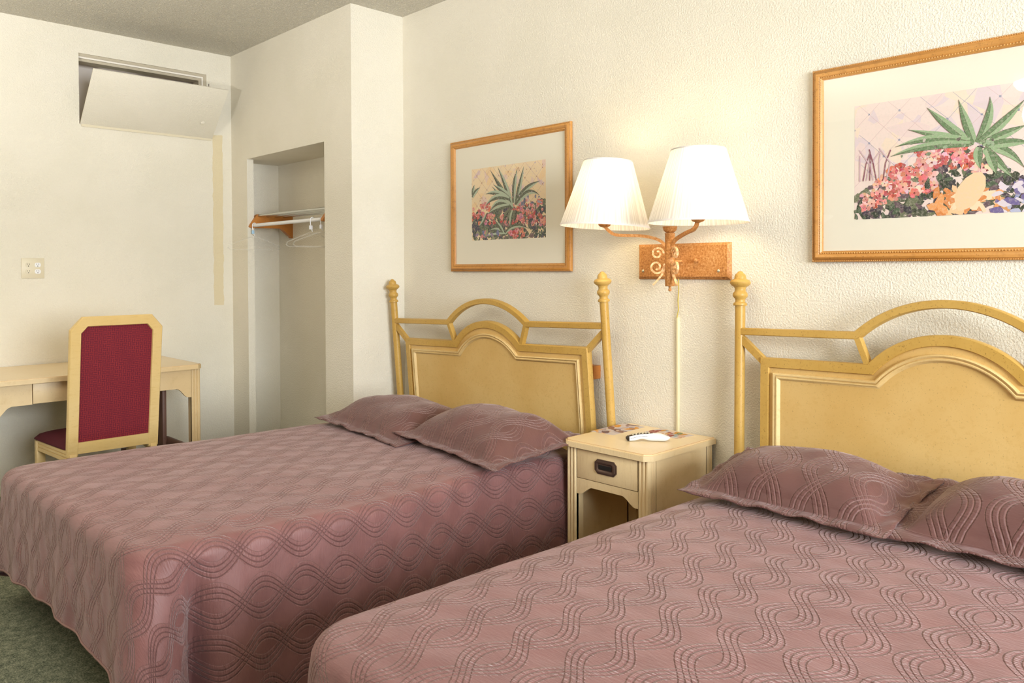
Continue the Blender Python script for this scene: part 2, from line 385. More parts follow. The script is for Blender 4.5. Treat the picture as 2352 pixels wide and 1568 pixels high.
# ------------------------------------------------------------ outlet plate
t = thing('outlet_plate', 'beige double-gang outlet plate on the left wall above the desk', 'outlet', (XF, -1.68, 1.401))
bm = bmesh.new(); box(bm, 0, .006, -.0635, .0635, -.0635, .0635, .003); obj('cover_plate', bm, M_ivory, t, True)
for sy, mt in ((-.025, M_ivory), (.026, M_white)):
    for sz in (.021, -.021):
        bm = bmesh.new()
        pr_ = [(.0172*cos(a)*1.0, max(-.0135, min(.0135, .0172*sin(a)))) for a in [2*pi*k/28 for k in range(28)]]
        prism(bm, pr_, lambda u, v, d: Vector((d, sy+u, sz+v)), .004, .0085)
        r = obj('receptacle', bm, mt, t)
        if mt is M_white: r['label'] = 'bright white receptacle'
        bm = bmesh.new()
        for dy in (-.0065, .0065): box(bm, .0085, .0089, sy+dy-.0011, sy+dy+.0011, sz+.0005, sz+.008)
        lathe(bm, [(.0028, .0085), (.0028, .0089)], (0, sy, sz-.0075), 12, 'x'); obj('slots', bm, M_black, r)
# ------------------------------------------------------------ headboards
SH = dict(a=.7837, zt=1.3945, zr=1.1634, k1=.2991, p1=1.2766, z2=1.0499, xs=.6806, k2=.2495, p2=1.1607, xm=.6248, zm=.9931, km=.2243, pm=1.0964)
def pose(X, Y, Z, yw, ro, le):
    return Matrix.Translation((X, Y, Z)) @ Matrix.Rotation(yw, 4, 'Z') @ Matrix.Rotation(ro, 4, 'Y') @ Matrix.Rotation(le, 4, 'X')
SHL = dict(a=.8162, zt=1.3954, zr=1.155, k1=.3113, p1=1.2726, z2=1.037, xs=.7087, k2=.2597, p2=1.1522, xm=.6505, zm=.978, km=.2334, pm=1.0853)
def headboard(label, P, S):
    t = thing('headboard', label, 'headboard', group=None); t.matrix_world = P
    a = S['a']; f = lambda u, v, d: Vector((u, -d, v))
    for s in (-1, 1):
        bm = bmesh.new(); lathe(bm, [(.0195, .05), (.0205, .1), (.0205, 1.255)], (s*a, 0, 0), 28); po = obj('post', bm, M_goldrail, t, True)
        bm = bmesh.new(); zt = S['zt']
        prof = [(.020, zt-.142), (.027, zt-.141), (.028, zt-.135), (.026, zt-.130), (.0205, zt-.127), (.019, zt-.12), (.0215, zt-.113), (.028, zt-.106), (.0305, zt-.098), (.028, zt-.089),
                (.022, zt-.083), (.021, zt-.075), (.024, zt-.066), (.035, zt-.059), (.041, zt-.051), (.0415, zt-.045), (.036, zt-.037), (.024, zt-.032), (.0235, zt-.028), (.0225, zt-.020), (.0185, zt-.012), (.0135, zt-.0095), (.012, zt-.006), (.008, zt-.002), (.001, zt)]
        lathe(bm, prof, (s*a, 0, 0), 32); obj('finial', bm, M_goldrail, po, True)
    up_ = [(-a+.012, S['zr'])]+arc2(S['k1'], S['zr'], S['p1'])+[(a-.012, S['zr'])]
    bm = bmesh.new(); sweep(bm, up_, [(0, .012), (.003, .016), (.026, .016), (.029, .012), (.029, -.016), (0, -.016)], f); obj('top_rail', bm, M_goldrail, t, True)
    lo = [(-S['xs'], .25), (-S['xs'], S['z2'])]+arc2(S['k2'], S['z2'], S['p2'])+[(S['xs'], S['z2']), (S['xs'], .25)]
    bm = bmesh.new(); sweep(bm, lo, [(0, .012), (.003, .016), (.036, .016), (.038, .012), (.038, -.018), (0, -.018)], f); obj('panel_frame', bm, M_goldrail, t, True)
    inn = offset(lo, .037); bm = bmesh.new(); prism(bm, inn, f, -.012, .006); obj('panel', bm, M_gold, t)
    mo = [(-S['xm'], .25), (-S['xm'], S['zm'])]+arc2(S['km'], S['zm'], S['pm'])+[(S['xm'], S['zm']), (S['xm'], .25)]
    bm = bmesh.new(); sweep(bm, mo, [(0, .005), (.001, .017), (.005, .021), (.009, .019), (.012, .014), (.016, .019), (.020, .018), (.026, .009), (.029, .005)], f); obj('moulding', bm, M_mould, t, True)
    for s in (-1, 1):
        for (x0, z0), (x1, z1) in (((s*(a-.012), S['zr']-.045), (s*(S['xs']-.012), S['z2']-.018)), ((s*(S['k1']-.008), S['zr']-.02), (s*(S['k2']+.002), S['z2']-.006))):
            bm = bmesh.new(); tube(bm, [(x0, 0, z0), (x1, 0, z1)], 1, flat=(.022 if z1 < S['z2']-.01 else .02, .028)); st_ = obj('strut', bm, M_goldrail, t)
    for s in (-1, 1):
        bm = bmesh.new(); box(bm, s*.70-.03*(s > 0)-.06*(s < 0)+.0, s*.70+.06*(s > 0)+.03*(s < 0), -.012, .012, .3, .34, .002); obj('side_bracket', bm, M_goldrail, t, True)
    return t
headboard('golden arched headboard leaning behind the far bed, small picture above', pose(-3.1091, -.0449, -.044, .0117, -.0275, .061), SHL)
headboard('golden arched headboard behind the nearer bed at right, under the large picture', pose(-.8434, -.19, 0, -.0792, -.0271, -.0484), SH)
bm = bmesh.new(); box(bm, -2.62, -2.438, -.055, 0, .85, .915, .003)
tag(obj('wall_cleat', bm, M_oak, None, True), 'small orange wooden block fixed to the wall behind the far headboard', 'bracket')
# ------------------------------------------------------------ beds and spreads
def smooth(a, b, x): x = max(0, min(1, (x-a)/(b-a))); return x*x*(3-2*x)
def bed_frame(label, c, yw, L, hw):
    t = thing('bed', label, 'bed', c, yw)
    bm = bmesh.new(); box(bm, -hw+.15, hw-.19, .15, L-.05, .37, .545, .04, seg=3); obj('mattress', bm, M_mattress, t, True)
    bm = bmesh.new(); box(bm, -hw+.155, hw-.195, .155, L-.05, .19, .368, .012); obj('box_spring', bm, M_mattress, t, True)
    bm = bmesh.new()
    for s in (-1, 1): box(bm, s*(hw-.22)-.015, s*(hw-.22)+.015, .17, L-.06, .155, .188)
    for y in (.18, L/2, L-.08): box(bm, -hw+.23, hw-.23, y-.015, y+.015, .155, .185)
    obj('bed_rail', bm, M_steel, t)
    for s in (-1, 1):
        for y in (.2, L-.15):
            bm = bmesh.new(); lathe(bm, [(.018, .012), (.018, .155)], (s*(hw-.22), y, 0), 14); lathe(bm, [(.028, 0), (.03, .012), (.02, .02)], (s*(hw-.22), y, 0), 14); obj('leg', bm, M_steel, t, True)
def spread(label, c, yw, L, hw, zt, foot_h, side_h, seed, nar=0.0, shear=0.0):
    """c = world position of the middle of the foot edge; local +y runs to the head"""
    rc = .09; re = .05
    x1, y0, y1 = hw-re, re, L
    per = []                                                        # (point, normal, s, kind)
    def addline(p, q, n, k):
        d = (Vector(q)-Vector(p)).length; m_ = max(2, int(d/.012))
        for i in range(m_): per.append((Vector(p).lerp(Vector(q), i/m_), Vector(n), k))
    def corner(cx, cy, a0, a1):
        for i in range(22): a = a0+(a1-a0)*i/22; per.append((Vector((cx+rc*cos(a), cy+rc*sin(a))), Vector((cos(a), sin(a))), 'c'))
    addline((-x1, y1), (-x1, y0+rc), (-1, 0), 'l'); corner(-x1+rc, y0+rc, pi, 1.5*pi)
    addline((-x1+rc, y0), (x1-rc, y0), (0, -1), 'f'); corner(x1-rc, y0+rc, 1.5*pi, 2*pi)
    addline((x1, y0+rc), (x1, y1), (1, 0), 'r'); per.append((Vector((x1, y1)), Vector((1, 0)), 'r'))
    s = [0]
    for i in range(1, len(per)): s.append(s[-1]+max((per[i][0]-per[i-1][0]).length, .005))
    sc = [s[i] for i in range(len(per)) if per[i][2] == 'c']; sL = (sc[0]+sc[21])/2; sR = (sc[22]+sc[43])/2
    bm = bmesh.new(); uvl = bm.loops.layers.uv.new('UVMap'); rings = []; uvr = []
    NT, NE, NS = 46, 6, 46
    ox = random.Random(seed).random()*0
    for j in range(NT+NE+NS):
        ring = []; ur = []
        for i, (p, n, k) in enumerate(per):
            cc = Vector((0, max(hw, min(L-.02, p.y))))
            if j < NT:
                f = (j/(NT-1)); q = cc.lerp(p, f)
                z = zt+.010*(1-(q.x/hw)**2)+.006*noise.noise(Vector((q.x*3, q.y*3, seed)))+.0025*noise.noise(Vector((q.x*11, q.y*16, seed)))
                z -= .012*smooth(.85, 1, f)
                P3 = Vector((q.x, q.y, z)); U = q
            elif j < NT+NE:
                th = (j-NT+1)/NE*pi/2; q = p+n*re*sin(th)
                z0 = zt+.010*(1-(p.x/hw)**2)-.012+.006*noise.noise(Vector((p.x*3, p.y*3, seed)))
                z = z0-re*(1-cos(th)); P3 = Vector((q.x, q.y, z)); U = p+n*re*th
            else:
                ff = smooth(sL-.12, sL+.12, s[i])*(1-smooth(sR-.10, sR+.06, s[i]))
                hem = side_h*(1-ff)+foot_h*ff
                hem += .016*sin(s[i]*4.3+seed)*ff
                tt = (j-NT-NE+1)/NS; top = zt-.012-re; z = top-(top-hem)*tt
                out = .035*tt*(1-ff*.6)+.012*tt*noise.noise(Vector((s[i]*5, tt*1.2, seed+3)))+.004*noise.noise(Vector((s[i]*22, tt*5, seed)))*min(1, tt*4)
                out += .006*sin(s[i]*24+4*noise.noise(Vector((s[i]*3, 0, seed))))*tt*tt
                tang = 0
                for s0, sgn in ((sR, 1), (sL, -1)):
                    ds = (s[i]-s0)*sgn; pleat = 1.0 if s0 is sR else .25
                    out += pleat*tt**.6*(.075*exp(-((ds+.0)/.045)**2)-.115*exp(-((ds-.11)/.036)**2)+.03*exp(-((ds-.24)/.06)**2))
                    tang += sgn*pleat*tt**.8*.07*exp(-((ds+.01)/.07)**2)
                tv = Vector((-n.y, n.x))
                q = p+n*(re+out)+tv*tang; P3 = Vector((q.x, q.y, z)); U = p+n*(re*pi/2+(top-z))
            P3.y += shear*P3.x/hw*(1-smooth(0, 1.2, P3.y))
            if P3.x > 0: P3.x -= nar*smooth(L-1.15, L-.5, P3.y)*smooth(.2, 1, P3.x/hw)
            ring.append(bm.verts.new(P3)); ur.append(U)
        rings.append(ring); uvr.append(ur)
    for j in range(len(rings)-1):
        for i in range(len(per)-1):
            vs = (rings[j][i], rings[j][i+1], rings[j+1][i+1], rings[j+1][i]); us = (uvr[j][i], uvr[j][i+1], uvr[j+1][i+1], uvr[j+1][i])
            f = bm.faces.new(vs)
            for lp, u in zip(f.loops, us): lp[uvl].uv = (u.x, u.y)
    hemline = [v.co.copy() for v in rings[-1]]
    t = tag(obj('bedspread', bm, M_quilt, None, 'full', c), label, 'bedspread'); t.rotation_euler = (0, 0, yw)
    bm = bmesh.new(); tube(bm, hemline[::2], .0045, 6); obj('binding', bm, M_pipe, t, True)
    return t
B1 = ((-3.075, -2.225, 0), -.0803, 1.92, .75); B2 = ((-.87, -2.135, 0), -.035, 1.83, .745)
bed_frame('far bed beside the desk chair, hidden under its mauve quilted spread', *B1)
bed_frame('near bed in the right foreground, hidden under its mauve quilted spread', *B2)
spread('mauve satin quilted bedspread draping to the floor on the far bed', B1[0], B1[1], B1[2], B1[3], .585, .205, .04, 3, .095, .085)
spread('mauve satin quilted bedspread on the near bed in the right foreground', B2[0], B2[1], B2[2], B2[3], .585, .2, .04, 8)
# pillows in quilted shams
def pillow(label, loc, w, d, h, rz, tiltx, tilty, seed, fl=.055, sag=0):
    N, K = 56, 40
    bm = bmesh.new(); uvl = bm.loops.layers.uv.new('UVMap')
    def prof(u, v):
        ui = min(1, abs(u)/(1-2*fl/w)); vi = min(1, abs(v)/(1-2*fl/d))
        return ((1-ui**3.6)**.75)*((1-vi**2.8)**.65)
    def pt(u, v, side):
        pin = 1-.03*(1-v*v)*abs(u)**3; pin2 = 1-.035*(1-u*u)*abs(v)**3
        x = w/2*u*pin; y = d/2*v*pin2; T = h*prof(u, v)
        nz = noise.noise(Vector((x*5, y*5, seed)))
        z = T*(.8+.18*nz)+.004 if side else -T*.16
        rad = max(0, min(1, (max(abs(u), abs(v))-.72)/.28))
        z += side*.006*noise.noise(Vector((x*22, y*22, seed)))*(.4+rad)+.010*rad*noise.noise(Vector((x*14+seed, y*14, 5)))*1.0+.004
        z += -.02*rad*(1 if side else 1)*(abs(u)**4)*(1 if sag else 0)
        z += side*.02*h/.15*exp(-((v+.1)/.5)**2)*0
        return Vector((x, y, z))
    grid = {}
    for side in (1, 0):
        for i in range(N+1):
            for j in range(K+1):
                u = -1+2*i/N; v = -1+2*j/K
                u = math.copysign(abs(u)**.9, u); v = math.copysign(abs(v)**.9, v)
                grid[side, i, j] = (bm.verts.new(pt(u, v, side)), (w/2*u, d/2*v))
    for side in (1, 0):
        for i in range(N):
            for j in range(K):
                q = [grid[side, i, j], grid[side, i+1, j], grid[side, i+1, j+1], grid[side, i, j+1]]
                if not side: q = q[::-1]
                f = bm.faces.new([a_[0] for a_ in q])
                for lp, a_ in zip(f.loops, q): lp[uvl].uv = (a_[1][0]+seed*.13, a_[1][1]+seed*.07)
    edge = [(i, 0) for i in range(N)]+[(N, j) for j in range(K)]+[(i, K) for i in range(N, 0, -1)]+[(0, j) for j in range(K, 0, -1)]
    for a_, b_ in zip(edge, edge[1:]+edge[:1]):
        q = [grid[0, a_[0], a_[1]], grid[0, b_[0], b_[1]], grid[1, b_[0], b_[1]], grid[1, a_[0], a_[1]]]
        f = bm.faces.new([x_[0] for x_ in q])
        for lp, x_ in zip(f.loops, q): lp[uvl].uv = x_[1]
    # stitched flange line, laid on the upper cloth
    su, sv = 1-2*fl/w, 1-2*fl/d
    o = tag(obj('pillow', bm, M_pillow_shaded, None, 'full', loc), label, 'pillow')
    o.rotation_euler = (tiltx, tilty, rz)
    ln = []
    for k in range(160):
        q = k/160*4; sd = int(q); fr_ = (q-sd)*2-1
        u, v = ((fr_*su, -sv), (su, fr_*sv), (-fr_*su, sv), (-su, -fr_*sv))[sd]
        ln.append(pt(u, v, 1)+Vector((0, 0, .0012)))
    ln.append(ln[0]); bm = bmesh.new(); tube(bm, ln, .0013, 5, caps=False); obj('flange_stitching', bm, M_pipe, o)
    return o
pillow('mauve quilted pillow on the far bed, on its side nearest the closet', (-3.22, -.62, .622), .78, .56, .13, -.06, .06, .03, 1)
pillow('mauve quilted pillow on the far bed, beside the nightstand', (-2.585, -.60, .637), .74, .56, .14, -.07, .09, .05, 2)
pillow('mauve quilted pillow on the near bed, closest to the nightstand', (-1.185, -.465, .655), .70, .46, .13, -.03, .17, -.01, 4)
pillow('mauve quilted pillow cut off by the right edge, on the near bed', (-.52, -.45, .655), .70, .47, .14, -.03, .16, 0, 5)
# ------------------------------------------------------------ fluted post helper
def fluted(bm, x0, x1, y, z0, z1, axis='x', ribs=3, depth=.006, dirn=-1):
    """board face with half-round ribs standing proud; runs x0..x1 along axis at plane y"""
    w_ = (x1-x0)/ribs; pts = [(x0, 0)]
    for k in range(ribs):
        for q in range(1, 8):
            a = pi*q/8; pts.append((x0+w_*k+w_/2-w_*.42*cos(a), depth*sin(a)))
        pts.append((x0+w_*(k+1)-(0 if k == ribs-1 else 0), 0))
    pts += [(x1, -.012), (x0, -.012)]
    if axis == 'x': prism(bm, pts, lambda u, v, d: Vector((u, y+dirn*v, d)), z0, z1)
    else: prism(bm, pts, lambda u, v, d: Vector((y+dirn*v, u, d)), z0, z1)
# ------------------------------------------------------------ nightstand
t = thing('nightstand', 'pale wooden nightstand with fluted corners between the two beds', 'nightstand', (-2.027, -.25, 0))
hx = .215; yf, yb = -.222, .236
bm = bmesh.new(); ch = .028
poly = [(-hx-.013+ch, yf-.016), (hx+.013-ch, yf-.016), (hx+.013, yf-.016+ch), (hx+.013, yb+.006), (-hx-.013, yb+.006), (-hx-.013, yf-.016+ch)]
prism(bm, poly, lambda u, v, d: Vector((u, v, d)), .633, .655); prism(bm, offset(poly[::-1], .006, True), lambda u, v, d: Vector((u, v, d)), .655, .660)
obj('tabletop', bm, M_light, t)
bm = bmesh.new(); prism(bm, offset(poly[::-1], .0065, True), lambda u, v, d: Vector((u, v, d)), .660, .6603); obj('edge_line', bm, M_oak, t)
bm = bmesh.new(); prism(bm, offset(poly[::-1], .0085, True), lambda u, v, d: Vector((u, v, d)), .660, .6606); obj('top_inlay', bm, M_top, t)
for s in (-1, 1):
    bm = bmesh.new(); box(bm, s*hx-.012*(s > 0), s*hx+.012*(s < 0), yf+.05, yb-.05, .06, .633); obj('side_panel', bm, M_light, t)
    for fy, nm in ((yf, 'front'), (yb-.05, 'rear')):
        bm = bmesh.new(); xa, xb = (-hx, -hx+.06) if s < 0 else (hx-.045, hx)
        if nm == 'front': xa, xb = (-hx, -hx+.056) if s < 0 else (hx-.056, hx)
        box(bm, xa+.002, xb-.002, fy+.006, fy+.048, 0, .633)
        if nm == 'front': fluted(bm, xa+.002, xb-.002, fy+.006, .02, .632)
        fluted(bm, fy+.006, fy+.048, xb-.002 if s > 0 else xa+.002, .02, .632, 'y', 3, .004, s)
        obj('corner_post', bm, M_light, t)
bm = bmesh.new(); box(bm, -hx+.012, hx-.012, yb-.012, yb-.004, .06, .633); obj('back_panel', bm, M_light, t)
bm = bmesh.new(); box(bm, -hx+.012, hx-.012, yf+.05, yb-.012, .06, .078); obj('bottom_shelf', bm, M_light, t)
dr = obj('drawer', (lambda b: (box(b, -.157, .157, yf+.004, yf+.02, .505, .626, .0015), box(b, -.15, .15, yf+.021, yb-.06, .515, .61), b)[-1])(bmesh.new()), M_light, t, True)
bm = bmesh.new()
oc = lambda w_, h_, c_: [(-w_+c_, -h_), (w_-c_, -h_), (w_, -h_+c_), (w_, h_-c_), (w_-c_, h_), (-w_+c_, h_), (-w_, h_-c_), (-w_, -h_+c_)]
fp = lambda u, v, d: Vector((u-.001, yf+.004-d, .571+v))
prism(bm, oc(.056, .030, .014), fp, 0, .005); sweep(bm, oc(.050, .026, .011)[::-1], [(0, .005), (.001, .010), (.005, .011), (.012, .008), (.014, .005)], fp, True)
pl_ = obj('drawer_pull', bm, M_brass, dr, True)
bm = bmesh.new(); box(bm, -.034, .032, yf-.0035, yf+.0, .562, .579); obj('pull_recess', bm, M_black, pl_)
# scalloped apron
def scallop(x0, x1, zt, zc, ze, n=10, flat=.22):
    pts = [(x0, zt), (x0, ze)]; W = x1-x0
    for k in range(n+1): q = k/n; pts.append((x0+W*(.04+flat*q), ze+(zc-ze)*smooth(0, 1, q)))
    for k in range(n+1): q = k/n; pts.append((x1-W*(.04+flat*(1-q)), zc+(ze-zc)*smooth(0, 1, q)))
    pts += [(x1, ze), (x1, zt)]; return pts
bm = bmesh.new(); prism(bm, scallop(-.159, .159, .502, .472, .436), lambda u, v, d: Vector((u, yf+.006+d, v)), 0, .016); obj('apron', bm, M_light, t)
# leaflets and remote control on it
def artmesh(name, W, H, polys, base, parent, place):
    bm = bmesh.new(); cl = bm.loops.layers.color.new('Col')
    def add(pts, c, dep):
        try: f = bm.faces.new([bm.verts.new(place(x, y, dep)) for x, y in pts])
        except Exception: return
        c = tuple(v_/255 for v_ in c)+(1,)
        for lp in f.loops: lp[cl] = c
    add([(0, 0), (W, 0), (W, H), (0, H)], base, 0)
    for k, (pts, c) in enumerate(polys): add(pts, c, .00003*(k+1)/max(1, len(polys)/40)+.0001)
    o = obj(name, bm, M_print, parent, 'keep'); 
    for p in o.data.polygons: p.use_smooth = False
    return o
def blob(rg, x, y, r, n=9, jit=.45, sx=1, sy=1, a=0):
    out = []
    for k in range(n):
        t_ = 2*pi*k/n; rr = r*(1-jit*rg.random()); u, v = rr*cos(t_)*sx, rr*sin(t_)*sy
        out.append((x+u*cos(a)-v*sin(a), y+u*sin(a)+v*cos(a)))
    return out
def clipr(pts, W, H): return [(min(W, max(0, x)), min(H, max(0, y))) for x, y in pts]
def stroke(pts, w_):
    l = offset(pts, w_/2); r = offset(pts, -w_/2); return l+r[::-1]
for ci, (lab, cx, cy, w_, h_, rz, pal) in enumerate((
    ('glossy leaflet with brown and gold print on the nightstand, left of the remote', -2.203, -.165, .125, .245, .04, [(138, 96, 74), (206, 184, 164), (214, 146, 40), (110, 80, 80), (180, 168, 176)]),
    ('glossy leaflet with green and pink print on the nightstand, right of the remote', -1.985, -.088, .19, .115, -.09, [(112, 124, 72), (200, 160, 138), (196, 140, 50), (140, 160, 170), (214, 194, 180), (146, 66, 56)]))):
    rg = random.Random(20+ci); P = []
    for k in range(34):
        P.append((clipr(blob(rg, rg.random()*w_, rg.random()*h_, .012+.02*rg.random(), 7, .5, 1.6, .8, rg.random()*3), w_, h_), rg.choice(pal)))
    o = bpy.data.objects.new('x', None)
    lf = artmesh('leaflet', w_, h_, P, (204, 192, 190), None, lambda x, y, d: Vector((x-w_/2, y-h_/2, d*.4+.0006)))
    # give the sheet its thickness
    bm = bmesh.new(); bm.from_mesh(lf.data); box(bm, -w_/2, w_/2, -h_/2, h_/2, 0, .0005); cl = bm.loops.layers.color['Col']
    bm.faces.ensure_lookup_table()
    for f in bm.faces[-6:]:
        for lp in f.loops: lp[cl] = (.89, .84, .77, 1)
    bm.to_mesh(lf.data); bm.free()
    lf.location = (cx, cy, .6607); lf.rotation_euler = (0, 0, rz); tag(lf, lab, 'leaflet')
rx, ry = -1.963, -.27; t = thing('remote_control', 'white curvy remote control with dark button face on the nightstand', 'remote control', (rx, ry, .6608), atan2(.125, .138))
bm = bmesh.new(); secs = []; NSEC = 26
def rsec(q):
    zb = .0005+.008*exp(-((q-.36)/.12)**2)+.010*smooth(.86, 1, q)+.004*(1-smooth(0, .06, q))
    ztop = .020+.013*smooth(0, .35, q)-.002*exp(-((q-.3)/.1)**2)-.014*smooth(.72, 1, q)
    hw_ = (.019+.003*cos(q*2*pi*1.2))*sqrt(max(.02, 1-(2*q-1)**12)); return zb, ztop, hw_
for i in range(NSEC+1):
    q = i/NSEC; zb, ztp, hw_ = rsec(q); x = -.093+.186*q; ring = []
    if i in (0, NSEC): hw_ *= .5; m_ = (zb+ztp)/2; zb = m_-(m_-zb)*.5; ztp = m_+(ztp-m_)*.5
    for k in range(16):
        a = 2*pi*k/16; ca, sa = cos(a), sin(a)
        ring.append(bm.verts.new((x, hw_*math.copysign(abs(ca)**.6, ca), (zb+ztp)/2+(ztp-zb)/2*math.copysign(abs(sa)**.7, sa))))
    secs.append(ring)
for i in range(NSEC):
    for k in range(16):
        f = bm.faces.new((secs[i][k], secs[i][(k+1) % 16], secs[i+1][(k+1) % 16], secs[i+1][k])); f.material_index = 1 if i < 2 else 0
bm.faces.new(secs[0]).material_index = 1; bm.faces.new(secs[-1])
obj('body', bm, [M_white, M_dark], t, 'full')
bm = bmesh.new(); top = []
for i in range(2, 17):
    q = i/NSEC; zb, ztp, hw_ = rsec(q); x = -.093+.186*q; w_ = hw_*(1.02 if i < 12 else 1.02*(1-((i-12)/4.3)**2))
    top.append([bm.verts.new((x, s_*w_, ztp+dz-.004*abs(s_)**3)) for s_, dz in ((-1, -.006), (-.6, .0006), (0, .0012), (.6, .0006), (1, -.006))])
for i in range(len(top)-1):
    for k in range(4): bm.faces.new((top[i][k], top[i][k+1], top[i+1][k+1], top[i+1][k]))
fc_ = obj('button_face', bm, M_dark, t, 'full')
for i in range(6):
    for j in (-1, 0, 1):
        q = .16+i*.072; zb, ztp, hw_ = rsec(q)
        bm = bmesh.new(); lathe(bm, [(.0035, 0), (.0035, .002), (.001, .003)], (-.093+.186*q, j*.0095, ztp+.0006), 10); obj('button', bm, M_screw if (i+j) % 2 else M_ivory, fc_, True)
# ------------------------------------------------------------ wall lamp
PX, PZ, PL = -1.9665, 1.414, .105
t = thing('wall_lamp', 'two-armed rusty iron wall lamp with lit white pleated shades', 'lamp', (PX, 0, PZ))
bm = bmesh.new(); prism(bm, [(-.2375, -.079), (.2375, -.079), (.2375, .079), (-.2375, .079)], lambda u, v, d: Vector((u, -d, v)), 0, .006)
w0 = [(-.2375, -.079), (-.2375, .079), (.2375, .079), (.2375, -.079)]
pin = offset(w0, .012, True)
vs0 = [bm.verts.new((u, -.006, v)) for u, v in w0]; vs1 = [bm.verts.new((u, -.018, v)) for u, v in pin]
for k in range(4): bm.faces.new((vs0[k], vs0[(k+1) % 4], vs1[(k+1) % 4], vs1[k]))
bm.faces.new(vs1); obj('back_plate', bm, M_rust, t)
for x_ in (-.205, .185):
    bm = bmesh.new(); lathe(bm, [(.006, -.018), (.0065, -.021), (.004, -.0235), (.001, -.024)], (x_, 0, -.042), 14, 'y'); obj('screw', bm, M_screw, t, True)
bm = bmesh.new(); lathe(bm, [(.004, -.018), (.004, -.026), (.008, -.03), (.0095, -.036), (.006, -.042), (.001, -.044)], (.083, 0, .003), 18, 'y'); obj('switch_knob', bm, M_rust, t, True)
bm = bmesh.new(); tube(bm, [(0, -.018, 0), (0, -PL+.015, 0)], .006, 12); obj('stem', bm, M_rust, t, True)
bm = bmesh.new(); lathe(bm, [(.0195, -.108), (.021, -.106), (.0205, 0), (.021, .116), (.0225, .118), (.0225, .121), (.008, .122)], (0, -PL, 0), 28); obj('tube', bm, M_rust, t, True)
bm = bmesh.new(); lathe(bm, [(.004, -.130), (.007, -.127), (.0075, -.121), (.005, -.116), (.0065, -.110), (.0065, -.107)], (0, -PL, 0), 16); obj('drop_finial', bm, M_rust, t, True)
bm = bmesh.new(); lathe(bm, [(.008, .12), (.018, .124), (.027, .133), (.031, .145), (.0315, .15), (.026, .15)], (0, -PL, 0), 24); obj('cup', bm, M_rust, t, True)
SR = .197; SRT = .106
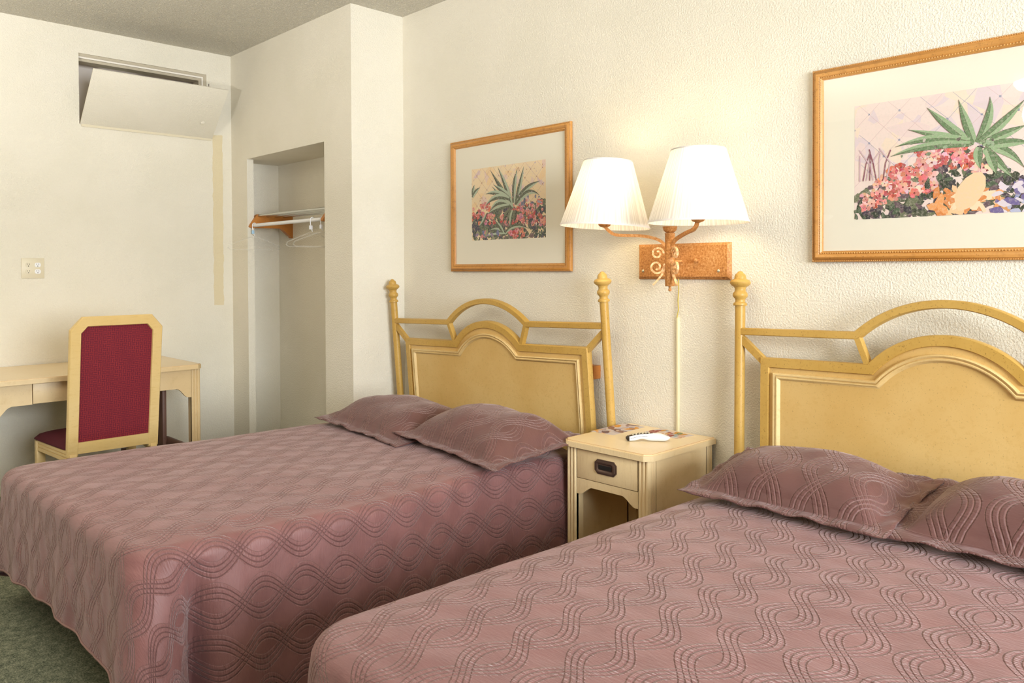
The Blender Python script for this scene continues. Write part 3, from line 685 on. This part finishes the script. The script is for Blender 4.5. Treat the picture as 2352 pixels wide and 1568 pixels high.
for s, (sx, sy) in ((-1, (-.243, -.25)), (1, (.233, -.25))):
    dx, dy = sx, sy+PL; Lh = sqrt(dx*dx+dy*dy); ux, uy = dx/Lh, dy/Lh
    P = lambda r, z: Vector((ux*r, -PL+uy*r, z))
    zs = .150                                                     # shade bottom above plate centre
    key = [(.019, .068), (.04, .088), (.07, .101), (.12, .111), (.19, .114), (.235, .118), (.26, .132), (Lh, .160), (Lh, .205)] if s < 0 else [(.019, .068), (.05, .088), (.10, .102), (.17, .116), (.225, .124), (.252, .135), (.265, .15), (Lh, .175), (Lh, .205)]
    pts = []
    for i in range(len(key)-1):
        p0, p1, p2, p3 = (key[max(i-1, 0)], key[i], key[i+1], key[min(i+2, len(key)-1)])
        for q in range(5):
            u = q/5; f_ = lambda a, b_, c_, d_: .5*((2*b_)+(-a+c_)*u+(2*a-5*b_+4*c_-d_)*u*u+(-a+3*b_-3*c_+d_)*u**3)
            pts.append(P(f_(p0[0], p1[0], p2[0], p3[0]), f_(p0[1], p1[1], p2[1], p3[1])))
    pts.append(P(*key[-1])); bm = bmesh.new(); tube(bm, pts, 1, flat=(.013, .013)); obj('arm', bm, M_rust, t)
    bm = bmesh.new(); lathe(bm, [(.006, .150), (.022, .156), (.028, .163), (.028, .167), (.016, .17), (.016, .215)], (sx, sy, 0), 22); obj('socket_cup', bm, M_rust, t, True)
    bm = bmesh.new(); lathe(bm, [(.012, .215), (.014, .235), (.027, .262), (.03, .285), (.024, .305), (.01, .316), (.001, .318)], (sx, sy, 0), 20); obj('bulb', bm, M_bulb, t, True)
    # shade: pleated cone, open at both ends
    H_ = .292; NP = 180
    bm = bmesh.new(); uvl = bm.loops.layers.uv.new('UVMap'); rr = []
    for j in range(9):
        q = j/8; R_ = SR+(SRT-SR)*q; ring = []
        for k in range(NP*2):
            a = 2*pi*k/(NP*2); r_ = R_+(.0011 if k % 2 else -.0011); ring.append(bm.verts.new((r_*cos(a), r_*sin(a), H_*q)))
        rr.append(ring)
    for j in range(8):
        for k in range(NP*2):
            f = bm.faces.new((rr[j][k], rr[j][(k+1) % (NP*2)], rr[j+1][(k+1) % (NP*2)], rr[j+1][k]))
            for lp, (uu, vv) in zip(f.loops, ((k, j), (k+1, j), (k+1, j+1), (k, j+1))): lp[uvl].uv = (uu/(NP*2), vv/8)
    sh = obj('shade', bm, M_shade, t, 'full'); sh.location = (sx, sy, zs+(.002 if s < 0 else 0))
    sh.rotation_euler = (radians(-2.6), radians(2.0), 0) if s < 0 else (radians(-.5), 0, 0)
    nR = 64
    for R_, zz, hh in ((SR+.001, 0, .007), (SRT+.001, H_-.006, .006)):
        bm = bmesh.new(); lathe(bm, [(R_, zz), (R_+.0015, zz), (R_+.0015-(hh*.3), zz+hh), (R_-hh*.3, zz+hh)], (0, 0, 0), nR, closed=False)
        obj('shade_trim', bm, M_trimcloth, sh, True)
    bm = bmesh.new()
    for a in (0, 2*pi/3, 4*pi/3): tube(bm, [(.012*cos(a), .012*sin(a), H_-.035), (SRT*cos(a), SRT*sin(a), H_-.004)], .0012, 6)
    lathe(bm, [(.014, H_-.037), (.014, H_-.033)], n=16); obj('spider', bm, M_screw, sh)
    # scrolls beside the tube
    pf = lambda u, v, d: Vector((ux*u-uy*d, -PL+uy*u+ux*d, v))
    rect_ = [(-.004, -.0055), (.004, -.0055), (.004, .0055), (-.004, .0055)]
    for zc, sg, R0 in ((.034, 1, .027), (-.024, -1, .031)):
        pts = []
        for q in range(44):
            a = q/43*1.3*2*pi; r_ = R0*(1-.70*q/43); pts.append((.026+R0-r_*cos(a), zc+sg*r_*sin(a)))
        bm = bmesh.new(); sweep(bm, pts, rect_, pf); obj('scroll', bm, M_scroll, t, True)
    pts = [(.024+.050*max(0, k/14-.25)**1.5*1.5, -.01-.092*k/14) for k in range(15)]
    bm = bmesh.new(); sweep(bm, pts, rect_, pf); obj('scroll_tail', bm, M_scroll, t, True)
    l = bpy.data.lights.new('bulb_light', 'POINT'); l.energy = BULB_W; l.color = (1, .78, .42); l.shadow_soft_size = .03
    lo_ = bpy.data.objects.new('bulb_light', l); C.objects.link(lo_); lo_.location = (PX+sx, sy, PZ+.35)
cb = [(-1.985, -.012, 1.337), (-1.984, -.012, 1.29), (-1.990, -.009, 1.24), (-1.987, -.009, 1.20), (-1.994, -.012, 1.165)]
bm = bmesh.new(); tube(bm, cb, .0028, 8); tag(obj('power_cord', bm, M_cable, None, True), 'short olive power cord hanging below the wall lamp plate', 'cord')
bm = bmesh.new(); box(bm, -1.998, -1.985, -.012, 0, .10, 1.168, .003); tag(obj('cord_cover', bm, M_race, None, True), 'narrow cream cord cover running down the wall behind the nightstand', 'cord cover')
# ------------------------------------------------------------ pictures
LL = [[[0.583,0.409],[0.44,0.655],[0.269,0.961]],[[0.566,0.446],[0.495,0.721],[0.377,0.983]],[[0.593,0.479],[0.585,0.746],[0.643,0.933]],[[0.619,0.45],[0.673,0.7],[0.726,0.948]],[[0.548,0.554],[0.458,0.653],[0.311,0.755]],[[0.583,0.409],[0.458,0.545],[0.292,0.734]],[[0.646,0.527],[0.759,0.691],[0.933,0.731]],[[0.628,0.449],[0.777,0.689],[0.92,0.552]],[[0.53,0.538],[0.366,0.681],[0.201,0.634]],[[0.512,0.549],[0.329,0.648],[0.201,0.469]],[[0.521,0.459],[0.366,0.59],[0.253,0.373]],[[0.53,0.449],[0.365,0.445],[0.233,0.36]],[[0.548,0.385],[0.475,0.346],[0.443,0.232]],[[0.565,0.375],[0.529,0.306],[0.488,0.202]],[[0.583,0.382],[0.547,0.278],[0.542,0.154]],[[0.61,0.38],[0.61,0.3],[0.592,0.213]],[[0.474,0.077],[0.583,0.24],[0.792,0.122]],[[0.474,0.059],[0.364,0.173],[0.251,0.125]],[[0.456,0.069],[0.401,0.198],[0.327,0.267]],[[0.011,0.644],[0.022,0.718],[0.042,0.781]],[[0.011,0.607],[0.051,0.696],[0.125,0.735]],[[0.474,0.068],[0.345,0.074],[0.097,0.04]],[[0.205,0.349],[0.156,0.214],[0.098,0.199]]]
RL = [[[0.642,0.57],[0.493,0.648],[0.303,0.736]],[[0.635,0.559],[0.493,0.751],[0.403,0.9]],[[0.642,0.57],[0.603,0.729],[0.564,0.928]],[[0.658,0.568],[0.732,0.753],[0.716,0.917]],[[0.665,0.566],[0.784,0.693],[0.875,0.856]],[[0.681,0.551],[0.799,0.617],[0.884,0.661]],[[0.619,0.587],[0.428,0.686],[0.234,0.602]],[[0.62,0.562],[0.396,0.614],[0.208,0.525]],[[0.696,0.524],[0.799,0.519],[0.877,0.336]],[[0.688,0.513],[0.741,0.43],[0.829,0.258]],[[0.666,0.529],[0.651,0.456],[0.674,0.352]],[[0.711,0.534],[0.821,0.551],[0.906,0.524]],[[0.703,0.51],[0.734,0.381],[0.749,0.305]]]
def leaf(P, l, W, H, wd, light, dark, line):
    (x0, y0), (x1, y1), (x2, y2) = [(a*W, b_*H) for a, b_ in l]
    c = [((1-q)**2*x0+2*q*(1-q)*x1+q*q*x2, (1-q)**2*y0+2*q*(1-q)*y1+q*q*y2) for q in [k/9 for k in range(10)]]
    ws = [wd*(.55+1.6*q*(1-q))*(1-q**3) for q in [k/9 for k in range(10)]]
    lf, rt_ = [], []
    for i in range(10):
        a, b_ = c[max(i-1, 0)], c[min(i+1, 9)]; dx, dy = b_[0]-a[0], b_[1]-a[1]; L_ = sqrt(dx*dx+dy*dy) or 1
        lf.append((c[i][0]-dy/L_*ws[i], c[i][1]+dx/L_*ws[i])); rt_.append((c[i][0]+dy/L_*ws[i], c[i][1]-dx/L_*ws[i]))
    P.append((clipr(lf+c[::-1], W, H), dark)); P.append((clipr(c+rt_[::-1], W, H), light))
    P.append((clipr(stroke(lf, .0012), W, H), line)); P.append((clipr(stroke(c, .0009), W, H), line))
def lattice(P, rg, W, H, x0, x1, y0, y1, st_, c1, c2):
    for k in range(-12, 24):
        for sg in (1, -1):
            xs = k*st_; pts = []
            for q in range(12):
                y = y0+(y1-y0)*q/11; x = xs+sg*(y-y0)+rg.uniform(-.002, .002)
                if x0 < x < x1: pts.append((x, y))
            if len(pts) > 2: P.append((clipr(stroke(pts, .0012), W, H), rg.choice([c1, c2])))
    for i in range(int((x1-x0)/st_*2)+1):
        for j in range(int((y1-y0)/st_*2)+1):
            if (i+j) % 2 == 0 and rg.random() < .8: P.append((clipr(blob(rg, x0+i*st_/2, y0+j*st_/2, .0055, 6), W, H), c1))
def flowers(P, rg, W, H, inside, n, cols, r0, r1):
    k = 0
    while k < n:
        x, y = rg.random(), rg.random()
        if not inside(x, y): continue
        k += 1; X, Y = x*W, y*H; r_ = rg.uniform(r0, r1); c = rg.choice(cols)
        for m_ in range(5):
            a = m_*2*pi/5+rg.random(); cc = tuple(max(0, min(255, int(v+rg.uniform(-18, 18)))) for v in c)
            P.append((clipr(blob(rg, X+r_*.7*cos(a), Y+r_*.7*sin(a), r_*.75, 7, .5), W, H), cc))
        P.append((clipr(blob(rg, X, Y, r_*.3, 5), W, H), (120, 50, 50)))
        if rg.random() < .6: P.append((clipr(blob(rg, X+r_*rg.uniform(-1, 1), Y+r_*rg.uniform(-1, 1), r_*.4, 5, .6, 2, .5, rg.random()*3), W, H), (244, 214, 204)))
def foliage(P, rg, W, H, inside, n, cols, r0, r1):
    k = 0
    while k < n:
        x, y = rg.random(), rg.random()
        if not inside(x, y): continue
        k += 1; P.append((clipr(blob(rg, x*W, y*H, rg.uniform(r0, r1), 7, .6, 1.5, .8, rg.random()*3), W, H), rg.choice(cols)))
W1, H1 = .576, .402; rg = random.Random(5); A1 = []
foliage(A1, rg, W1, H1, lambda x, y: y > .35, 60, [(238, 214, 176), (232, 204, 190), (242, 220, 180), (222, 196, 196), (240, 208, 160)], .02, .05)
lattice(A1, rg, W1, H1, 0, W1, .15, H1, .085, (186, 140, 110), (196, 160, 170))
foliage(A1, rg, W1, H1, lambda x, y: y < .42+.12*(x-.5), 420, [(52, 66, 56), (74, 86, 70), (96, 108, 82), (60, 60, 80), (120, 96, 96)], .01, .026)
flowers(A1, rg, W1, H1, lambda x, y: (x > .58 and .16 < y < .5) or (x < .28 and .22 < y < .5) or (.25 < x < .55 and .2 < y < .33) or (.5 < x < .72 and y < .12), 130, [(206, 92, 84), (220, 118, 102), (192, 74, 72), (226, 150, 140), (214, 130, 150)], .007, .014)
foliage(A1, rg, W1, H1, lambda x, y: x > .55 and y > .45 and y < .56, 14, [(120, 124, 160), (96, 100, 130), (160, 160, 190)], .006, .016)
for i, l in enumerate(LL):
    lt_, dk = ((176, 192, 168), (86, 96, 74)) if i not in (12, 13, 15, 0) else ((110, 116, 92), (60, 66, 52))
    leaf(A1, l, W1, H1, .017 if i < 16 else .013, lt_, dk, (96, 76, 80))
foliage(A1, rg, W1, H1, lambda x, y: y < .12 and x < .45, 16, [(110, 116, 160), (140, 120, 150), (150, 150, 110), (206, 130, 130)], .008, .02)
foliage(A1, rg, W1, H1, lambda x, y: y < .22 and x > .72, 26, [(238, 226, 216), (48, 64, 54), (70, 88, 74)], .003, .009)
W2, H2 = .80, .42; rg = random.Random(9); A2 = []
foliage(A2, rg, W2, H2, lambda x, y: y > .3, 80, [(234, 214, 206), (230, 208, 204), (236, 216, 196), (222, 204, 208)], .03, .07)
lattice(A2, rg, W2, H2, 0, W2, .12, H2, .105, (150, 150, 170), (210, 180, 180))
foliage(A2, rg, W2, H2, lambda x, y: y < .22+.30*min(1, x/.4) and not (x > .55 and y > .3), 420, [(56, 66, 52), (78, 86, 66), (104, 84, 92), (70, 60, 74), (110, 116, 90)], .01, .026)
kx = lambda x, y: (x-.0)/.0 if 0 else 0
def blk(x, y):
    c = (.30+.0)/1; X, Y = x*W2, y*H2
    return any((X-a)**2+((Y-b_)*1.1)**2 < r_*r_ for a, b_, r_ in ((.29, .215, .045), (.24, .19, .05), (.34, .21, .05), (.17, .14, .055), (.10, .095, .05), (.23, .12, .05), (.40, .18, .04), (.06, .06, .035), (.42, .145, .02)))
flowers(A2, rg, W2, H2, blk, 150, [(222, 138, 128), (234, 176, 166), (190, 84, 78), (240, 200, 190), (214, 116, 108), (232, 160, 150)], .008, .017)
foliage(A2, rg, W2, H2, lambda x, y: (.3 < x < .66 and .22 < y < .33 and abs(y-.28) < .06) or (y < .1 and x < .3), 42, [(54, 64, 52), (80, 98, 76), (60, 60, 66)], .008, .018)
foliage(A2, rg, W2, H2, lambda x, y: .35 < x < .60 and .0 < y < .20, 46, [(230, 160, 100), (238, 196, 150), (216, 136, 76), (240, 214, 180)], .01, .026)
A2.append((clipr(blob(rg, .385, .075, .075, 12, .15, .55, 1, -.5), W2, H2), (236, 204, 164)))
foliage(A2, rg, W2, H2, lambda x, y: .58 < x < .98 and y < .22, 80, [(176, 180, 208), (140, 146, 184), (216, 206, 216), (112, 100, 150), (90, 90, 104), (206, 150, 100), (222, 210, 220)], .008, .024)
foliage(A2, rg, W2, H2, lambda x, y: .66 < x < .99 and .2 < y < .4, 30, [(100, 120, 150), (70, 80, 84), (180, 170, 200), (196, 120, 90)], .008, .02)
for s_ in range(9):
    x = .02+.012*s_; A2.append((clipr(stroke([(x, .14), (x+.012*sin(s_), .2), (x+.03*sin(s_*2.1), .235+.01*(s_ % 3))], .004), W2, H2), (140, 84, 100) if s_ % 2 else (206, 176, 186)))
for i, l in enumerate(RL):
    l2 = [[p_[0]*.62/W2, p_[1]] for p_ in l]; leaf(A2, l2, W2, H2, .016, (150, 176, 136), (104, 132, 94), (84, 74, 62))
foliage(A2, rg, W2, H2, lambda x, y: .2 < x < .95 and .5 < y < .72 and abs(y-.58) < .03+.25*abs(x-.53), 26, [(150, 170, 140), (120, 136, 108), (196, 186, 176), (96, 90, 84)], .004, .011)
foliage(A1, rg, W1, H1, lambda x, y: y > .5, 60, [(200, 160, 130), (190, 170, 190), (226, 196, 160)], .002, .006)
def picture(label, x0, x1, z0, z1, px0, px1, pz0, pz1, art, base):
    t = thing('framed_picture', label, 'picture', ((x0+x1)/2, -.004, (z0+z1)/2)); cx, cz = (x0+x1)/2, (z0+z1)/2
    hw_, hh = (x1-x0)/2, (z1-z0)/2; f = lambda u, v, d: Vector((u, -d, v)); rc_ = [(-hw_, -hh), (-hw_, hh), (hw_, hh), (hw_, -hh)]
    bm = bmesh.new(); sweep(bm, rc_, [(0, 0), (0, .012), (.004, .016), (.006, .014), (.010, .020), (.018, .024), (.026, .022), (.030, .017), (.034, .019), (.040, .014), (.042, .008), (.042, 0)], f, True); fo = obj('frame', bm, M_frame, t, True)
    bm = bmesh.new()
    for off_, st_, r_ in ((.033, .009, .0030), (.004, .007, .0022)):
        q = offset(rc_, off_, True)
        for k in range(4):
            a, b_ = Vector(q[k]), Vector(q[(k+1) % 4]); n_ = int((b_-a).length/st_)
            for i in range(n_):
                p = a.lerp(b_, (i+.5)/n_); v_ = [bm.verts.new(f(p.x+dx*r_, p.y+dy*r_, (.0185 if off_ > .01 else .0155)+dz*r_)) for dx, dy, dz in ((1, 0, 0), (0, 1, 0), (-1, 0, 0), (0, -1, 0), (0, 0, 1))]
                for i0, i1 in ((0, 1), (1, 2), (2, 3), (3, 0)): bm.faces.new((v_[i0], v_[i1], v_[4]))
    obj('beading', bm, M_bead, fo)
    bm = bmesh.new(); box(bm, -hw_+.038, hw_-.038, -.007, -.001, -hh+.038, hh-.038); obj('mat', bm, M_mat, t)
    ox_, oz_ = px0-cx, pz0-cz
    artmesh('print', px1-px0, pz1-pz0, art, base, t, lambda x, y, d: Vector((ox_+x, -.0072-d*1.2, oz_+y)))
    bm = bmesh.new(); v_ = [bm.verts.new((u*(hw_-.04), -.0125, w_*(hh-.04))) for u, w_ in ((-1, -1), (1, -1), (1, 1), (-1, 1))]
    bm.faces.new(v_); obj('glass', bm, M_glass, t)
p1 = picture('smaller framed watercolour of agave and red flowers, left of the wall lamp', -3.549, -2.614, 1.371, 2.119, -3.367, -2.791, 1.546, 1.948, A1, (240, 216, 178))
p2 = picture('large framed watercolour of agave and pink flowers at right, above the near headboard', -1.374, -.257, 1.405, 2.138, -1.215, -.415, 1.561, 1.981, A2, (234, 214, 206))
# ------------------------------------------------------------ desk
DF, DT = -4.93, .795
t = thing('desk', 'pale wooden writing desk against the left wall behind the chair', 'desk', (-5.28, -1.51, 0))
DX = -5.28; F = DF-DX; Bk = XF+.004-DX
bm = bmesh.new(); yR, yL = .592, -.592; c_ = .03
poly = [(Bk, yL), (F+.028-c_, yL), (F+.028, yL+c_), (F+.028, yR-c_), (F+.028-c_, yR), (Bk, yR)]
prism(bm, poly, lambda u, v, d: Vector((u, v, d)), DT-.028, DT-.004); prism(bm, offset(poly[::-1], .003, True), lambda u, v, d: Vector((u, v, d)), DT-.004, DT); obj('desktop', bm, M_light, t)
bm = bmesh.new(); prism(bm, offset(poly[::-1], .004, True), lambda u, v, d: Vector((u, v, d)), DT, DT+.0003); obj('edge_line', bm, M_oak, t)
bm = bmesh.new(); prism(bm, offset(poly[::-1], .007, True), lambda u, v, d: Vector((u, v, d)), DT, DT+.0006); obj('desktop_laminate', bm, M_top, t)
for s in (1, -1):
    for xx in (F-.06, Bk+.01):
        bm = bmesh.new(); ya, yb_ = (.56, .615) if s > 0 else (-.615, -.56)
        ya, yb_ = (s*.585-.029, s*.585+.001) if False else (min(s*.557, s*.587), max(s*.557, s*.587))
        ya, yb_ = (.532, .587) if s > 0 else (-.587, -.532)
        box(bm, xx, xx+.05, ya, yb_, 0, DT-.028)
        if xx > 0: fluted(bm, ya, yb_, xx+.05, .02, DT-.03, 'y', 3, .005, 1)
        obj('leg', bm, M_light, t)
    zt_ = DT-.030
    P = [(0, zt_), (0, .648)]+[(.0+.10*q/8, .648) for q in (8,)]+[(.105+.065*q/10, .645-.055*smooth(0, 1, q/10)) for q in range(11)]+[(.19, .588), (.19, zt_)]
    bm = bmesh.new(); prism(bm, P, lambda u, v, d: Vector((F-.012-d, s*(.342+u), v)), 0, .018); obj('apron', bm, M_light, t)
    bm = bmesh.new(); box(bm, Bk+.06, F-.06, s*.565-.009, s*.565+.009, .60, DT-.028); obj('side_rail', bm, M_light, t)
bm = bmesh.new(); box(bm, F-.024, F-.006, -.339, .339, .652, DT-.033, .001); box(bm, F-.4, F-.025, -.33, .33, .665, DT-.035); obj('drawer', bm, M_light, t, True)
# brown wooden stand under the desk
t = thing('wooden_stand', 'dark brown wooden stand tucked under the desk behind the chair', 'stand', (-5.1, -1.15, 0))
bm = bmesh.new(); box(bm, -.06, .05, .035, .060, 0, .64, .004); obj('upright', bm, M_brown, t, True)
bm = bmesh.new(); tube(bm, [(-.02, .085, .300), (.26, .085, .300)], .030, 14); obj('foot_rail', bm, M_brown, t, True)
bm = bmesh.new(); box(bm, -.15, -.10, -.15, -.10, 0, .27, .004); obj('upright', bm, M_brown, t, True)
bm = bmesh.new(); box(bm, -.10, -.03, -.13, .04, .20, .24, .004); obj('cross_bar', bm, M_brown, t, True)
# ------------------------------------------------------------ chair
t = thing('desk_chair', 'pale wooden desk chair with burgundy upholstered back, seen from behind', 'chair', (-4.83, -1.545, 0), 0)
X0 = -4.83
def bk(u, v, d):                                                   # chair back plane, leaning towards the room
    zz = v; return Vector((-4.585-X0+(zz-.42)*.135+d, u, zz))
wB = .231
outl = [(-wB, .0), (-wB, 1.075), (-wB+.058, 1.143), (wB-.058, 1.143), (wB, 1.075), (wB, .0)]
outl2 = [(-wB, .40), (-wB, 1.075), (-wB+.058, 1.143), (wB-.058, 1.143), (wB, 1.075), (wB, .40)]
bm = bmesh.new(); sweep(bm, outl2, [(0, .002), (.003, .006), (.049, .006), (.052, .002), (.052, -.03), (0, -.03)], bk); obj('back_frame', bm, M_chair, t, True)
bm = bmesh.new(); box(bm, 0, 1, 0, 1, 0, 1)
for v_ in bm.verts: v_.co = bk(-wB+.05+v_.co.y*(2*wB-.1), .412+v_.co.z*.062, -.026+v_.co.x*.030)
obj('lower_rail', bm, M_chair, t)
ins = [(-wB+.05, .47), (-wB+.05, 1.053), (-wB+.078, 1.092), (wB-.078, 1.092), (wB-.05, 1.053), (wB-.05, .47)]
bm = bmesh.new(); prism(bm, ins, bk, -.034, -.006); obj('back_upholstery', bm, M_burg, t)
for s in (-1, 1):
    bm = bmesh.new(); tube(bm, [bk(s*(wB-.026), .41, -.014), (-4.575-X0, s*(wB-.026), .2), (-4.53-X0, s*(wB-.026), 0)], 1, flat=(.046, .034)); lg = obj('leg', bm, M_chair, t)
    bm = bmesh.new(); box(bm, -5.085-X0, -5.04-X0, s*.245-.022, s*.245+.022, 0, .425, .002); obj('leg', bm, M_chair, t, True)
    bm = bmesh.new()
    P0, P1 = Vector((-5.05-X0, s*.258, 0)), Vector((-4.60-X0, s*.222, 0)); dd = (P1-P0); nn_ = Vector((0, s, 0))
    prof = [(0, .432), (.006, .428), (.006, .414), (.001, .411), (.006, .408), (.006, .396), (.001, .393), (.006, .39), (.006, .372), (0, .368), (-.02, .368), (-.02, .432)]
    a_ = [bm.verts.new(P0+nn_*u+Vector((0, 0, v))) for u, v in prof]; b_ = [bm.verts.new(P1+nn_*u+Vector((0, 0, v))) for u, v in prof]
    bm.faces.new(a_); bm.faces.new(b_)
    for k in range(len(prof)): bm.faces.new((a_[k], a_[(k+1) % len(prof)], b_[(k+1) % len(prof)], b_[k]))
    obj('seat_rail', bm, M_chair, t)
bm = bmesh.new(); box(bm, -5.075-X0, -5.055-X0, -.225, .225, .368, .432); obj('seat_rail', bm, M_chair, t)
bm = bmesh.new(); N = 20; g = {}
for i in range(N+1):
    for j in range(N+1):
        u, v = i/N*2-1, j/N*2-1; hw_ = .277-(i/N)*.050; x = -5.105-X0+i/N*.515
        rr_ = (1-abs(u)**5)*(1-abs(v)**5); rx_ = 1-.04*abs(v)**6*(1 if u < 0 else 0)
        g[i, j] = bm.verts.new(((x if u > -.98 else x+.03*abs(v)**8), v*hw_*(1-.05*abs(u)**10), .438+.045*rr_**.45))
for i in range(N):
    for j in range(N): bm.faces.new((g[i, j], g[i+1, j], g[i+1, j+1], g[i, j+1]))
geo = bmesh.ops.extrude_face_region(bm, geom=bm.faces[:]); 
for v_ in [e for e in geo['geom'] if isinstance(e, bmesh.types.BMVert)]: v_.co.z = .433
obj('seat_cushion', bm, M_seat, t, True)
# ------------------------------------------------------------ closet shelf, rod and hangers
def bracket(x0, x1, parent):
    P = [(-.372, 1.700), (-.366, 1.712), (-.315, 1.783), (-.305, 1.789), (-.03, 1.792), (-.03, 1.622), (-.045, 1.625)]
    P += [(-.05-.09*q/8, 1.635+.056*smooth(0, 1, q/8)**.7) for q in range(9)]+[(-.20, 1.6905), (-.355, 1.688), (-.369, 1.692)]
    bm = bmesh.new(); prism(bm, P, lambda u, v, d: Vector((d-NX0, u, v)), x0, x1); return obj('bracket', bm, M_oak, parent)
t = thing('closet_rack', 'chrome rod shelf with orange wooden bracket inside the closet niche', 'shelf', (NX0, 0, 0))
bracket(-5.412, -5.375, t); bracket(-4.40, -4.37, t)
for yy in (-.30, -.235, -.17, -.105):
    bm = bmesh.new(); tube(bm, [(-5.40-NX0, yy, 1.779), (NX1-.002-NX0, yy, 1.779)], .0095, 12); obj('shelf_rod', bm, M_chrome, t, True)
bm = bmesh.new(); tube(bm, [(-5.405-NX0, -.337, 1.707), (NX1-.002-NX0, -.337, 1.707)], .0125, 16); obj('hanging_rod', bm, M_white, t, True)['label'] = 'thick white hanging rod'
def hanger(x, label, tagm, tagw, yawh=0.0, ring=M_white):
    t = thing('clothes_hanger', label, 'hanger', (x, -.337, 1.707), yawh, 'plastic hangers on the closet rod')
    bm = bmesh.new(); pts = [(0, .0165*cos(a), .0165*sin(a)) for a in [radians(d_) for d_ in range(-20, 200, 12)]]+[(0, -.0165, -.012), (0, -.012, -.05), (0, 0, -.075)]
    tube(bm, pts, .0028, 8); obj('hook', bm, ring, t, True)
    bm = bmesh.new(); tube(bm, [(0, -.20, -.165), (0, -.19, -.145), (0, -.03, -.085), (0, .03, -.085), (0, .19, -.145), (0, .20, -.165), (0, .18, -.175), (0, -.18, -.175), (0, -.20, -.165)], .0045, 8); obj('shoulder_bar', bm, M_clear, t, True)
    bm = bmesh.new(); box(bm, -.003, .003, -.012-tagw/2, -.012+tagw/2, -.062, -.036, .002); obj('tag', bm, tagm, t, True)
hanger(-5.37, 'clear plastic hanger with pale blue tag at left end of the closet rod', M_tag, .02)
hanger(-4.56, 'clear plastic hanger with long white tag toward the right of the closet rod', M_white, .026, .12)
hanger(-4.43, 'clear plastic hanger hanging just left of the yellow clip on the closet rod', M_white, .022, -.1)
bm = bmesh.new(); lathe(bm, [(.0135, -.012), (.02, -.010), (.022, 0), (.02, .01), (.0135, .012)], (-4.375, -.337, 1.707), 20, 'x'); tag(obj('rod_clip', bm, M_yellow, None, True), 'small yellow plastic clip ring at right end of the closet rod', 'clip')
# ------------------------------------------------------------ ceiling light behind the camera (seen in the picture glass)
t = thing('ceiling_light', 'round lit glass ceiling lamp mirrored in the large picture glass', 'lamp', (-1.62, -4.78, ZC))
bm = bmesh.new(); lathe(bm, [(.16, 0), (.16, -.02), (.14, -.022)], n=36); obj('canopy', bm, M_screw, t, True)
bm = bmesh.new(); lathe(bm, [(.19, -.022), (.215, -.03), (.21, -.05), (.185, -.085), (.12, -.115), (.05, -.128), (.001, -.130)], n=40); obj('glass_bowl', bm, M_bowl, t, True)
l = bpy.data.lights.new('ceiling_bulb', 'POINT'); l.energy = CEIL_W; l.color = (1, .87, .66); l.shadow_soft_size = .15
lo_ = bpy.data.objects.new('ceiling_bulb', l); C.objects.link(lo_); lo_.location = (-1.62, -4.78, ZC-.3)
# ------------------------------------------------------------ added uplighter outside the frame, put in to brighten the ceiling
t = thing('added_uplighter', 'added unseen fill light built as a tall brass uplighter with upturned bowl, left of the camera beyond the beds', 'lamp', (-3.1, -3.5, 0))
bm = bmesh.new(); lathe(bm, [(.15, 0), (.155, .012), (.10, .03), (.02, .045)], n=32); obj('base', bm, M_brass, t, True)
bm = bmesh.new(); lathe(bm, [(.0125, .045), (.0125, 1.70)], n=16); obj('pole', bm, M_brass, t, True)
bm = bmesh.new(); lathe(bm, [(.02, 1.695), (.10, 1.72), (.19, 1.765), (.265, 1.82), (.268, 1.82), (.262, 1.823), (.186, 1.77), (.10, 1.727), (.02, 1.70)], n=40); obj('bowl', bm, M_white, t, True)
